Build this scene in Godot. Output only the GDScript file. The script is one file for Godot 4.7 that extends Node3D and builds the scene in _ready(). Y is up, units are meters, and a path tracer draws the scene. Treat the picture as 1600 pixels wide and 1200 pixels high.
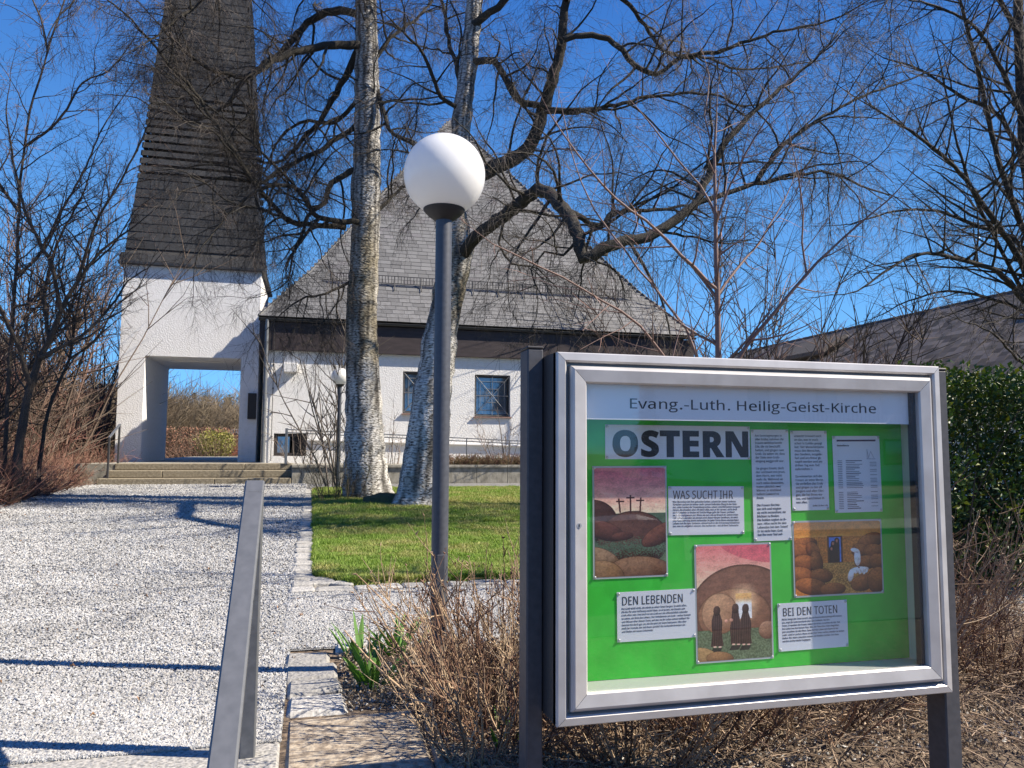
extends Node3D
# A church forecourt in early spring: a noticeboard, a globe lamp, two old birches, the church and its bell tower.
# x runs along the church front, -z towards the church, y up, metres; y = 0 at the top of the garden steps.

var M := {}
var used := {}
var rng := RandomNumberGenerator.new()
var unit_box: ArrayMesh


func _ready() -> void:
	camera_and_light()
	make_materials()
	setting()
	tower()
	church()
	terrace_steps()
	neighbour_house()
	far_things()
	street_behind()
	handrail()
	edging()
	noticeboard()
	lamps()
	birches()
	other_trees()
	hedge()
	shrubs()
	bulbs()
	lawn_and_gravel()


func camera_and_light() -> void:
	var cam := Camera3D.new()
	cam.name = "camera"
	cam.fov = 53.05
	cam.near = 0.05
	cam.far = 900.0
	cam.position = Vector3(0, 1.0, 0)
	cam.basis = Basis(Vector3.UP, deg_to_rad(-14.5)) * Basis(Vector3.RIGHT, deg_to_rad(4.9)) * Basis(Vector3.BACK, deg_to_rad(0.3))
	add_child(cam)
	cam.current = true
	var sm := ProceduralSkyMaterial.new()
	sm.sky_top_color = lin(0.010, 0.064, 0.27)
	sm.sky_horizon_color = lin(0.145, 0.39, 0.70)
	sm.sky_curve = 0.2
	sm.ground_bottom_color = lin(0.12, 0.11, 0.10)
	sm.ground_horizon_color = lin(0.30, 0.36, 0.42)
	sm.sun_angle_max = 20.0
	var sky := Sky.new()
	sky.sky_material = sm
	var env := Environment.new()
	env.background_mode = Environment.BG_SKY
	env.sky = sky
	env.tonemap_mode = Environment.TONE_MAPPER_LINEAR
	env.tonemap_exposure = 2.0
	env.sdfgi_enabled = true
	env.ssao_enabled = true
	env.ssil_enabled = true
	var we := WorldEnvironment.new()
	we.name = "environment"
	we.environment = env
	add_child(we)
	var sun := DirectionalLight3D.new()
	sun.name = "sun"
	sun.light_color = Color(1.0, 0.955, 0.885)
	sun.light_energy = 1.6
	sun.light_angular_distance = 0.5
	sun.shadow_enabled = true
	sun.directional_shadow_max_distance = 120.0
	var to_sun := Vector3(0.694, 0.682, 0.232).normalized()
	sun.basis = Basis.looking_at(-to_sun, Vector3.UP)
	add_child(sun)


# ---------- small helpers ----------

func lin(r: float, g: float, b: float) -> Color:
	return Color(r, g, b).linear_to_srgb()


func gy(z: float) -> float:   # height of the ground: it climbs gently from the garden steps to the church
	if z > -2.4:
		return lerpf(0.0, -0.62, clampf((z + 2.4) / 1.9, 0.0, 1.0))
	return 0.0147 * (clampf(-z, 2.4, 19.4) - 2.4)


func numbered(called: String) -> String:
	var n: int = used.get(called, 0)
	used[called] = n + 1
	return called if n == 0 else "%s_%03d" % [called, n]


func tag(o: Node, label: String, category := "", group := "", kind := "") -> Node:
	if label: o.set_meta("label", label)
	if category: o.set_meta("category", category)
	if group: o.set_meta("group", group)
	if kind: o.set_meta("kind", kind)
	return o


func thing(called: String, label: String, category: String, at := Vector3.ZERO, group := "", turn := 0.0) -> Node3D:
	var o := Node3D.new()
	o.name = numbered(called)
	o.position = at
	o.rotation.y = turn
	tag(o, label, category, group)
	add_child(o, true)
	return o


func structure(called: String, mesh: Mesh, mat: Material, at := Vector3.ZERO) -> MeshInstance3D:
	var o := MeshInstance3D.new()
	o.name = numbered(called)
	o.mesh = mesh
	o.material_override = mat
	o.position = at
	o.set_meta("kind", "structure")
	add_child(o, true)
	return o


func part(parent: Node, called: String, mesh: Mesh, mat: Material, t := Transform3D.IDENTITY, kind := "") -> MeshInstance3D:
	var o := MeshInstance3D.new()
	o.name = called
	o.mesh = mesh
	o.material_override = mat
	o.transform = t
	if kind: o.set_meta("kind", kind)
	parent.add_child(o, true)
	return o


func scatter(parent: Node, called: String, mesh: Mesh, mat: Material, list: Array, tints: PackedColorArray, kind := "stuff") -> MultiMeshInstance3D:
	var mm := MultiMesh.new()
	mm.transform_format = MultiMesh.TRANSFORM_3D
	mm.use_colors = tints.size() > 0
	mm.mesh = mesh
	mm.instance_count = list.size()
	for i in list.size():
		mm.set_instance_transform(i, list[i])
		if tints.size():
			mm.set_instance_color(i, tints[i])
	var o := MultiMeshInstance3D.new()
	o.name = called
	o.multimesh = mm
	o.material_override = mat
	if kind: o.set_meta("kind", kind)
	parent.add_child(o, true)
	return o


class Shape:
	# collects triangles; faces are given counter-clockwise as seen from outside and stored clockwise
	var v := PackedVector3Array()
	var n := PackedVector3Array()
	var c := PackedColorArray()
	var uv := PackedVector2Array()
	var ix := PackedInt32Array()
	var tint := Color(1, 1, 1)
	var colored := false
	var mapped := false

	func vert(p: Vector3, nn: Vector3, u := Vector2.ZERO) -> int:
		v.append(p)
		n.append(nn)
		if colored: c.append(tint)
		if mapped: uv.append(u)
		return v.size() - 1

	func tri(a: Vector3, b: Vector3, d: Vector3) -> void:
		var nn := (b - a).cross(d - a).normalized()
		var k := vert(a, nn)
		vert(d, nn)
		vert(b, nn)
		ix.append_array([k, k + 1, k + 2])

	func quad(a: Vector3, b: Vector3, d: Vector3, e: Vector3) -> void:
		var nn := (b - a).cross(e - a)
		if nn.length_squared() < 1e-14: nn = (d - b).cross(e - b)
		nn = nn.normalized()
		var k := vert(a, nn, Vector2(0, 1))
		vert(b, nn, Vector2(1, 1))
		vert(d, nn, Vector2(1, 0))
		vert(e, nn, Vector2(0, 0))
		ix.append_array([k, k + 2, k + 1, k, k + 3, k + 2])

	func tri_out(a: Vector3, b: Vector3, d: Vector3, mid: Vector3) -> void:
		if (b - a).cross(d - a).dot((a + b + d) / 3.0 - mid) < 0: tri(a, d, b)
		else: tri(a, b, d)

	func quad_out(a: Vector3, b: Vector3, d: Vector3, e: Vector3, mid: Vector3) -> void:
		if (b - a).cross(e - a).dot((a + b + d + e) / 4.0 - mid) < 0: quad(e, d, b, a)
		else: quad(a, b, d, e)

	func box(mid: Vector3, size: Vector3, bs := Basis.IDENTITY) -> void:
		var h := size / 2.0
		var p := []
		for s in [[-1, -1, -1], [1, -1, -1], [1, 1, -1], [-1, 1, -1], [-1, -1, 1], [1, -1, 1], [1, 1, 1], [-1, 1, 1]]:
			p.append(mid + bs * Vector3(h.x * s[0], h.y * s[1], h.z * s[2]))
		for f in [[4, 5, 6, 7], [1, 0, 3, 2], [5, 1, 2, 6], [0, 4, 7, 3], [7, 6, 2, 3], [0, 1, 5, 4]]:
			quad(p[f[0]], p[f[1]], p[f[2]], p[f[3]])

	func span(a: Vector3, b: Vector3) -> void:
		box((a + b) / 2.0, (b - a).abs())

	func bevel_box(mid: Vector3, size: Vector3, bev: float, bs := Basis.IDENTITY, jit := 0.0, r: RandomNumberGenerator = null) -> void:
		var h := size / 2.0
		var q := {}
		for sx in [-1, 1]:
			for sy in [-1, 1]:
				for sz in [-1, 1]:
					var s := Vector3(sx, sy, sz)
					var o := Vector3.ZERO
					if jit > 0: o = Vector3(r.randf_range(-jit, jit), r.randf_range(-jit, jit), r.randf_range(-jit, jit))
					var k := "%d%d%d" % [sx, sy, sz]
					q[k + "x"] = mid + bs * (Vector3(h.x, h.y - bev, h.z - bev) * s + o)
					q[k + "y"] = mid + bs * (Vector3(h.x - bev, h.y, h.z - bev) * s + o)
					q[k + "z"] = mid + bs * (Vector3(h.x - bev, h.y - bev, h.z) * s + o)
		for s in ["1", "-1"]:
			quad_out(q[s + "-1-1x"], q[s + "1-1x"], q[s + "11x"], q[s + "-11x"], mid)
			quad_out(q["-1" + s + "-1y"], q["1" + s + "-1y"], q["1" + s + "1y"], q["-1" + s + "1y"], mid)
			quad_out(q["-1-1" + s + "z"], q["1-1" + s + "z"], q["11" + s + "z"], q["-11" + s + "z"], mid)
			for t in ["1", "-1"]:
				quad_out(q[s + t + "-1x"], q[s + t + "1x"], q[s + t + "1y"], q[s + t + "-1y"], mid)
				quad_out(q[s + "-1" + t + "x"], q[s + "1" + t + "x"], q[s + "1" + t + "z"], q[s + "-1" + t + "z"], mid)
				quad_out(q["-1" + s + t + "y"], q["1" + s + t + "y"], q["1" + s + t + "z"], q["-1" + s + t + "z"], mid)
				for u in ["1", "-1"]:
					tri_out(q[s + t + u + "x"], q[s + t + u + "y"], q[s + t + u + "z"], mid)

	func tube(pts: PackedVector3Array, rad: PackedFloat32Array, sides: int, closed := false) -> void:
		var m := pts.size()
		if m < 2: return
		var t0 := (pts[1] - pts[0]).normalized()
		var side := t0.cross(Vector3(0.31, 0.2, 0.93))
		if side.length_squared() < 1e-4: side = t0.cross(Vector3.UP)
		side = side.normalized()
		var first := v.size()
		for i in m:
			var t := (pts[mini(i + 1, m - 1)] - pts[maxi(i - 1, 0)]).normalized()
			side = (side - t * side.dot(t)).normalized()
			var up := t.cross(side)
			var r := rad[i]
			for k in sides:
				var a := TAU * k / sides
				var d := side * cos(a) + up * sin(a)
				v.append(pts[i] + d * r)
				n.append(d)
				if colored: c.append(tint)
				if mapped: uv.append(Vector2(float(k) / sides, float(i) / m))
		for i in m - 1:
			for k in sides:
				var a := first + i * sides + k
				var b := first + i * sides + (k + 1) % sides
				var e := a + sides
				var f := b + sides
				ix.append_array([a, e, b, b, e, f])
		if closed:
			for end in [0, m - 1]:
				var nn := (pts[0] - pts[1]).normalized() if end == 0 else (pts[m - 1] - pts[m - 2]).normalized()
				var mid := vert(pts[end], nn)
				var ring := first + (0 if end == 0 else (m - 1) * sides)
				var k0 := v.size()
				for k in sides: vert(v[ring + k], nn)
				for k in sides:
					if end == 0: ix.append_array([mid, k0 + k, k0 + (k + 1) % sides])
					else: ix.append_array([mid, k0 + (k + 1) % sides, k0 + k])

	func rod(a: Vector3, b: Vector3, r: float, sides := 10) -> void:
		tube(PackedVector3Array([a, b]), PackedFloat32Array([r, r]), sides, true)

	func lathe(profile: Array, sides: int, at := Vector3.ZERO) -> void:   # profile of Vector2(radius, height), upwards, smooth
		var first := v.size()
		var m := profile.size()
		for i in m:
			var p: Vector2 = profile[i]
			var d: Vector2 = profile[mini(i + 1, m - 1)] - profile[maxi(i - 1, 0)]
			var nn := Vector2(d.y, -d.x).normalized()
			for k in sides:
				var a := TAU * k / sides
				v.append(at + Vector3(cos(a) * p.x, p.y, sin(a) * p.x))
				n.append(Vector3(cos(a) * nn.x, nn.y, sin(a) * nn.x).normalized())
				if colored: c.append(tint)
				if mapped: uv.append(Vector2.ZERO)
		for i in m - 1:
			for k in sides:
				var a := first + i * sides + k
				var b := first + i * sides + (k + 1) % sides
				ix.append_array([a, b, a + sides, b, b + sides, a + sides])

	func twig(p: Vector3, d: Vector3, length: float, r: float, segs: int, bend: Vector3, wob: float, rg: RandomNumberGenerator) -> PackedVector3Array:
		# a tapering three-sided twig; gives back the points it runs through
		var pts := PackedVector3Array()
		pts.append(p)
		var step := length / segs
		var dd := d
		for i in segs:
			dd = (dd + bend * (1.0 / segs) + Vector3(rg.randf_range(-wob, wob), rg.randf_range(-wob, wob), rg.randf_range(-wob, wob))).normalized()
			p += dd * step
			pts.append(p)
		var side := d.cross(Vector3(0.3, 0.25, 0.92)).normalized()
		var up := d.cross(side)
		var first := v.size()
		var dirs := [side, (-0.5 * side + 0.866 * up), (-0.5 * side - 0.866 * up)]
		for i in segs + 1:
			var rr := r * (1.0 - 0.72 * float(i) / segs)
			for k in 3:
				v.append(pts[i] + dirs[k] * rr)
				n.append(dirs[k])
				if colored: c.append(tint)
		for i in segs:
			for k in 3:
				var a := first + i * 3 + k
				var b := first + i * 3 + (k + 1) % 3
				ix.append_array([a, a + 3, b, b, a + 3, b + 3])
		return pts

	func mesh() -> ArrayMesh:
		var arr := []
		arr.resize(Mesh.ARRAY_MAX)
		arr[Mesh.ARRAY_VERTEX] = v
		arr[Mesh.ARRAY_NORMAL] = n
		if colored: arr[Mesh.ARRAY_COLOR] = c
		if mapped: arr[Mesh.ARRAY_TEX_UV] = uv
		arr[Mesh.ARRAY_INDEX] = ix
		var m := ArrayMesh.new()
		m.add_surface_from_arrays(Mesh.PRIMITIVE_TRIANGLES, arr)
		return m


func box_mesh(size: Vector3, bev := 0.0) -> ArrayMesh:
	var s := Shape.new()
	if bev > 0.0: s.bevel_box(Vector3.ZERO, size, bev)
	else: s.box(Vector3.ZERO, size)
	return s.mesh()


func span_mesh(a: Vector3, b: Vector3, bev := 0.0) -> ArrayMesh:
	var s := Shape.new()
	if bev > 0.0: s.bevel_box((a + b) / 2.0, (b - a).abs(), bev)
	else: s.span(a, b)
	return s.mesh()


func rod_mesh(a: Vector3, b: Vector3, r: float, sides := 10) -> ArrayMesh:
	var s := Shape.new()
	s.rod(a, b, r, sides)
	return s.mesh()


func at(p: Vector3) -> Transform3D:
	return Transform3D(Basis.IDENTITY, p)


# ---------- materials ----------

func noise_tex(seed_: int, freq: float, stops: Array, size := 512, octaves := 4, kind := FastNoiseLite.TYPE_SIMPLEX_SMOOTH) -> NoiseTexture2D:
	# stops: [offset, r, g, b] in linear values
	var f := FastNoiseLite.new()
	f.noise_type = kind
	f.seed = seed_
	f.frequency = freq
	f.fractal_octaves = octaves
	if kind == FastNoiseLite.TYPE_CELLULAR:
		f.cellular_return_type = FastNoiseLite.RETURN_DISTANCE
	var t := NoiseTexture2D.new()
	t.width = size
	t.height = size
	t.seamless = true
	t.seamless_blend_skirt = 0.15
	t.noise = f
	if stops.size():
		var g := Gradient.new()
		var offs := PackedFloat32Array()
		var cols := PackedColorArray()
		for s in stops:
			offs.append(s[0])
			cols.append(lin(s[1], s[2], s[3]))
		g.offsets = offs
		g.colors = cols
		t.color_ramp = g
	return t


func mat(r: float, g: float, b: float, rough := 0.8, metal := 0.0) -> StandardMaterial3D:
	var m := StandardMaterial3D.new()
	m.albedo_color = lin(r, g, b)
	m.roughness = rough
	m.metallic = metal
	return m


func textured(tex: Texture2D, scale: Vector3, rough := 0.85, bump: Texture2D = null, cm := 1.0, world := true) -> StandardMaterial3D:
	var m := StandardMaterial3D.new()
	m.albedo_texture = tex
	m.roughness = rough
	m.uv1_triplanar = true
	m.uv1_world_triplanar = world
	m.uv1_scale = scale
	if bump:
		m.heightmap_enabled = true
		m.heightmap_texture = bump
		m.heightmap_scale = cm
	return m


func make_materials() -> void:
	unit_box = box_mesh(Vector3.ONE)
	var rough_h := noise_tex(3, 0.03, [], 512, 5)
	var fine_h := noise_tex(4, 0.09, [], 512, 4)
	M.plaster = textured(noise_tex(1, 0.02, [[0.0, 0.74, 0.73, 0.70], [0.45, 0.80, 0.79, 0.77], [1.0, 0.83, 0.825, 0.81]], 512, 5), Vector3(0.7, 0.7, 0.7), 0.95)
	M.plaster.heightmap_enabled = true
	M.plaster.heightmap_texture = noise_tex(2, 0.028, [], 1024, 6)
	M.plaster.heightmap_scale = 0.6
	M.concrete = textured(noise_tex(5, 0.02, [[0.1, 0.17, 0.16, 0.13], [0.45, 0.26, 0.245, 0.205], [0.7, 0.31, 0.295, 0.25], [1.0, 0.36, 0.345, 0.30]], 512, 6), Vector3(0.6, 0.35, 0.6), 0.92, fine_h, 0.3)
	M.step_stone = textured(noise_tex(6, 0.035, [[0.0, 0.15, 0.125, 0.085], [0.5, 0.24, 0.205, 0.145], [1.0, 0.33, 0.295, 0.22]], 512, 6), Vector3(0.9, 0.9, 0.9), 0.92, fine_h, 0.4)
	M.granite = []
	for k in 4:
		var g := 0.30 + 0.05 * k
		M.granite.append(textured(noise_tex(20 + k, 0.12, [[0.15, g * 0.45, g * 0.44, g * 0.41], [0.5, g, g * 0.97, g * 0.9], [0.8, g * 1.25, g * 1.2, g * 1.1]], 256, 5), Vector3(1.8, 1.8, 1.8), 0.85, rough_h, 0.45))
	M.flagstone = textured(noise_tex(30, 0.03, [[0.15, 0.17, 0.135, 0.10], [0.45, 0.29, 0.235, 0.175], [0.62, 0.40, 0.34, 0.26], [1.0, 0.33, 0.28, 0.21]], 512, 6), Vector3(1.3, 1.3, 1.3), 0.9, rough_h, 0.7)
	M.slate = []
	for k in 4:
		var g: float = [0.115, 0.13, 0.145, 0.16][k]
		M.slate.append(textured(noise_tex(40 + k, 0.04, [[0.1, g * 0.72, g * 0.71, g * 0.70], [0.5, g, g, g * 1.01], [1.0, g * 1.2, g * 1.2, g * 1.22]], 256, 5), Vector3(0.8, 0.8, 0.8), 0.62, fine_h, 0.4))
	M.spire_slate = []
	for k in 4:
		var g: float = [0.022, 0.027, 0.032, 0.038][k]
		M.spire_slate.append(textured(noise_tex(50 + k, 0.04, [[0.1, g * 0.7, g * 0.68, g * 0.66], [0.5, g, g, g * 1.0], [1.0, g * 1.3, g * 1.3, g * 1.28]], 256, 5), Vector3(0.8, 0.8, 0.8), 0.66, fine_h, 0.4))
	M.slate_mix = mat(1, 1, 1, 0.63)
	M.slate_mix.vertex_color_use_as_albedo = true
	M.roof_under = mat(0.05, 0.048, 0.046, 0.9)
	M.fascia = textured(noise_tex(60, 0.02, [[0.2, 0.036, 0.026, 0.027], [0.8, 0.052, 0.038, 0.039]], 256, 4), Vector3(0.4, 1.5, 0.4), 0.6)
	M.zinc = mat(0.20, 0.21, 0.22, 0.45, 0.6)
	M.dark_zinc = mat(0.05, 0.052, 0.055, 0.5, 0.4)
	M.iron = mat(0.06, 0.06, 0.063, 0.55, 0.3)
	M.rail_steel = textured(noise_tex(61, 0.03, [[0.2, 0.11, 0.117, 0.128], [0.8, 0.145, 0.152, 0.165]], 256, 5), Vector3(3, 3, 3), 0.5)
	M.rail_steel.metallic = 0.25
	M.post_paint = textured(noise_tex(62, 0.04, [[0.2, 0.055, 0.056, 0.064], [0.8, 0.075, 0.076, 0.085]], 256, 5), Vector3(3, 3, 3), 0.5)
	M.lamp_paint = textured(noise_tex(63, 0.05, [[0.15, 0.055, 0.06, 0.075], [0.8, 0.075, 0.082, 0.10]], 256, 5), Vector3(3, 3, 3), 0.45)
	M.lamp_collar = mat(0.03, 0.03, 0.032, 0.55)
	M.globe = mat(0.86, 0.86, 0.85, 0.22)
	M.globe.backlight_enabled = true
	M.globe.backlight = lin(0.55, 0.55, 0.54)
	M.aluminium = textured(noise_tex(64, 0.02, [[0.2, 0.48, 0.465, 0.455], [0.8, 0.58, 0.565, 0.555]], 256, 5), Vector3(1.4, 1.4, 1.4), 0.42)
	M.aluminium.metallic = 0.3
	M.cabinet_side = mat(0.035, 0.033, 0.034, 0.6)
	M.gap_black = mat(0.012, 0.012, 0.013, 0.8)
	M.cabinet_inside = mat(0.50, 0.53, 0.50, 0.5)
	M.board_green = textured(noise_tex(65, 0.02, [[0.1, 0.030, 0.50, 0.030], [0.9, 0.044, 0.64, 0.045]], 256, 4), Vector3(1.5, 1.5, 1.5), 0.75)
	M.header = mat(0.82, 0.84, 0.86, 0.4)
	M.paper = mat(0.76, 0.78, 0.82, 0.7)
	M.pocket = mat(0.46, 0.50, 0.50, 0.3)
	M.ink = mat(0.02, 0.02, 0.024, 0.7)
	M.ink_grey = mat(0.10, 0.10, 0.13, 0.7)
	M.pin = mat(0.55, 0.55, 0.55, 0.35, 0.5)
	M.glass = mat(0.9, 0.95, 0.93, 0.02)
	M.glass.transparency = BaseMaterial3D.TRANSPARENCY_ALPHA
	M.glass.albedo_color.a = 0.003
	M.glass.metallic_specular = 0.5
	M.window_frame = mat(0.025, 0.02, 0.019, 0.55)
	M.window_glass = mat(0.24, 0.27, 0.31, 0.04, 0.7)
	M.grille = mat(0.22, 0.22, 0.225, 0.5, 0.3)
	M.white_box = mat(0.76, 0.75, 0.73, 0.7)
	M.sill = textured(noise_tex(66, 0.05, [[0.2, 0.20, 0.13, 0.11], [0.8, 0.30, 0.20, 0.17]], 128, 4), Vector3(2, 2, 2), 0.85)
	M.birch = textured(noise_tex(70, 0.014, [[0.0, 0.025, 0.021, 0.018], [0.30, 0.05, 0.044, 0.038], [0.36, 0.22, 0.20, 0.175], [0.43, 0.42, 0.40, 0.37], [0.55, 0.58, 0.565, 0.535], [0.75, 0.66, 0.65, 0.62], [1.0, 0.5, 0.48, 0.45]], 1024, 9, FastNoiseLite.TYPE_SIMPLEX), Vector3(0.9, 1.9, 0.9), 0.9, noise_tex(71, 0.02, [], 512, 7), 1.3, false)
	M.birch.vertex_color_use_as_albedo = true
	M.bark = textured(noise_tex(72, 0.05, [[0.2, 0.010, 0.0085, 0.007], [0.48, 0.024, 0.020, 0.016], [0.64, 0.055, 0.048, 0.037], [0.85, 0.14, 0.13, 0.095]], 512, 5), Vector3(3.0, 3.0, 3.0), 0.92, noise_tex(73, 0.08, [], 256, 4), 1.5, false)
	M.twig = mat(1, 1, 1, 0.8)
	M.twig.vertex_color_use_as_albedo = true
	M.grey_bark = textured(noise_tex(74, 0.06, [[0.2, 0.04, 0.031, 0.024], [0.8, 0.12, 0.095, 0.073]], 256, 5), Vector3(4, 2, 4), 0.92, fine_h, 0.8, false)
	M.sapling = textured(noise_tex(75, 0.06, [[0.2, 0.13, 0.075, 0.062], [0.8, 0.24, 0.155, 0.125]], 256, 4), Vector3(6, 6, 6), 0.7, null, 0, false)
	M.tinted = mat(1, 1, 1, 0.85)
	M.tinted.vertex_color_use_as_albedo = true
	M.leaf = mat(1, 1, 1, 0.5)
	M.leaf.vertex_color_use_as_albedo = true
	M.leaf.backlight_enabled = true
	M.leaf.backlight = lin(0.25, 0.3, 0.1)
	M.grass = mat(1, 1, 1, 0.7)
	M.grass.vertex_color_use_as_albedo = true
	M.grass.backlight_enabled = true
	M.grass.backlight = lin(0.4, 0.45, 0.15)
	M.soil = textured(noise_tex(80, 0.03, [[0.1, 0.05, 0.036, 0.025], [0.5, 0.12, 0.088, 0.06], [0.8, 0.20, 0.15, 0.105], [1.0, 0.27, 0.21, 0.15]], 512, 6), Vector3(0.9, 0.9, 0.9), 0.95, rough_h, 2.0)
	M.gravel_bed = textured(noise_tex(81, 0.11, [[0.1, 0.16, 0.157, 0.15], [0.4, 0.26, 0.256, 0.248], [0.6, 0.31, 0.306, 0.298], [0.9, 0.41, 0.405, 0.395]], 1024, 4), Vector3(1.1, 1.1, 1.1), 0.95, noise_tex(82, 0.11, [], 1024, 3), 2.0)
	M.lawn_soil = textured(noise_tex(83, 0.04, [[0.1, 0.075, 0.08, 0.024], [0.6, 0.13, 0.145, 0.04], [1.0, 0.21, 0.19, 0.08]], 512, 6), Vector3(0.8, 0.8, 0.8), 0.95, fine_h, 1.5)
	M.moss = textured(noise_tex(84, 0.08, [[0.2, 0.05, 0.045, 0.02], [0.7, 0.12, 0.12, 0.05], [1.0, 0.2, 0.19, 0.12]], 256, 5), Vector3(3, 3, 3), 0.95, fine_h, 1.0)
	M.roof_tile = []
	for k in 3:
		var g: float = [0.075, 0.10, 0.13][k]
		M.roof_tile.append(textured(noise_tex(90 + k, 0.06, [[0.1, g * 0.55, g * 0.48, g * 0.42], [0.5, g, g * 0.84, g * 0.72], [1.0, g * 1.5, g * 1.3, g * 1.12]], 256, 5), Vector3(0.7, 0.7, 0.7), 0.9, fine_h, 0.6))
	M.tile_mix = mat(1, 1, 1, 0.9)
	M.tile_mix.vertex_color_use_as_albedo = true


# ---------- the setting ----------

func sheet(x0: float, x1: float, z0: float, z1: float, lift: float, step := 1.0) -> ArrayMesh:
	var s := Shape.new()
	var nz := maxi(1, int(ceil((z1 - z0) / step)))
	for i in nz:
		var a := lerpf(z0, z1, float(i) / nz)
		var b := lerpf(z0, z1, float(i + 1) / nz)
		s.quad(Vector3(x0, gy(b) + lift, b), Vector3(x1, gy(b) + lift, b), Vector3(x1, gy(a) + lift, a), Vector3(x0, gy(a) + lift, a))
	return s.mesh()


func setting() -> void:
	var s := Shape.new()
	var zs := [300.0, 60.0, 10.0, -0.5, -1.0, -1.5, -2.0, -2.4, -4.0, -8.0, -12.0, -16.0, -19.4, -30.0, -60.0, -120.0, -400.0]
	for i in zs.size() - 1:
		var a: float = zs[i]
		var b: float = zs[i + 1]
		s.quad(Vector3(-400, gy(a), a), Vector3(400, gy(a), a), Vector3(400, gy(b), b), Vector3(-400, gy(b), b))
	structure("ground", s.mesh(), M.soil)
	structure("gravel_path", sheet(-4.7, -0.075, -17.6, -2.8, 0.006), M.gravel_bed)
	structure("gravel_side_path", sheet(-0.12, 9.0, -5.52, -3.95, 0.006), M.gravel_bed)
	structure("gravel_strip", sheet(-0.12, 10.5, -17.6, -15.6, 0.006), M.gravel_bed)
	var l := Shape.new()   # the lawn, slightly humped round the birches
	for i in 40:
		for k in 30:
			var q := []
			for d in [[0, 1], [1, 1], [1, 0], [0, 0]]:
				var x := lerpf(0.04, 8.0, (k + d[0]) / 30.0)
				var z := lerpf(-15.6, -5.6, (i + d[1]) / 40.0)
				q.append(Vector3(x, lawn_y(x, z), z))
			l.quad(q[0], q[1], q[2], q[3])
	structure("lawn", l.mesh(), M.lawn_soil)
	structure("hill", hill_mesh(), M.soil)


func lawn_y(x: float, z: float) -> float:
	var d := Vector2(x - 1.3, (z + 12.5) * 0.8).length()
	var edge := clampf(minf(minf(x - 0.04, z + 15.6), -5.6 - z) / 0.5, 0.0, 1.0)
	return gy(z) + 0.012 + edge * (0.01 + 0.02 * exp(-d * d / 3.0))


func hill_mesh() -> ArrayMesh:
	var s := Shape.new()
	var xs := [-120.0, -80.0, -50.0, -30.0, -10.0, 10.0, 40.0, 80.0, 130.0]
	var hs := [4.0, 6.0, 5.0, 4.0, 3.5, 3.0, 3.0, 2.5, 2.0]
	for i in xs.size() - 1:
		var a := Vector3(xs[i], 0.2, -70)
		var b := Vector3(xs[i + 1], 0.2, -70)
		var c := Vector3(xs[i + 1], hs[i + 1], -150)
		var d := Vector3(xs[i], hs[i], -150)
		s.quad(a, b, c, d)
		s.quad(d, c, Vector3(xs[i + 1], 0, -230), Vector3(xs[i], 0, -230))
	return s.mesh()


# ---------- slates ----------

func clad(parent: Node, called: String, bl: Vector3, br: Vector3, tr: Vector3, tl: Vector3, row: float, wide: float, mats: Array, most: int, tones: Array, rg: RandomNumberGenerator, skip := Vector2(9, 9)) -> int:
	# rows of overlapping slates on a four-cornered face, bottom up; the first MOST are parts, the rest one joined part
	var up := ((tl + tr) - (bl + br)) / 2.0
	var rows := int(up.length() / row)
	var nrm := (br - bl).cross(tl - bl).normalized()
	var rest := Shape.new()
	rest.colored = true
	var made := 0
	for i in rows:
		var t := float(i) / rows
		if t > skip.x and t < skip.y: continue
		var a := bl.lerp(tl, t)
		var b := br.lerp(tr, t)
		var v := (bl.lerp(tl, minf(1.0, t + 0.01)) + br.lerp(tr, minf(1.0, t + 0.01)) - a - b).normalized()
		var u := (b - a).normalized()
		v = (v - u * u.dot(v)).normalized()
		var total := (b - a).length()
		var x := -wide * (0.5 if i % 2 else 0.0) - rg.randf() * wide * 0.1
		while x < total - 0.02:
			var w := wide * rg.randf_range(0.92, 1.08)
			var x0 := maxf(x, -0.01)
			var x1 := minf(x + w - 0.008, total + 0.01)
			x += w
			if x1 - x0 < 0.05: continue
			var hgt := row * 1.22
			var tilt := 0.055 + rg.randf_range(-0.012, 0.012)
			var bs := Basis(u, v, nrm).rotated(u, -tilt)
			var mid := a + u * ((x0 + x1) / 2.0) + v * (hgt * 0.5 - rg.randf() * 0.008) + nrm * (0.020 + rg.randf() * 0.004)
			if made < most:
				part(parent, called, unit_box, mats[rg.randi() % mats.size()], Transform3D(bs * Basis.from_scale(Vector3(x1 - x0, hgt, 0.011)), mid))
				made += 1
			else:
				var g: float = tones[rg.randi() % tones.size()] * rg.randf_range(0.93, 1.07)
				rest.tint = Color(g, g * 0.995, g)
				rest.box(mid, Vector3(x1 - x0, hgt, 0.011), bs)
	if rest.v.size():
		part(parent, called + "_field", rest.mesh(), M.slate_mix, Transform3D.IDENTITY, "stuff")
	return made


# ---------- bell tower ----------

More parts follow.
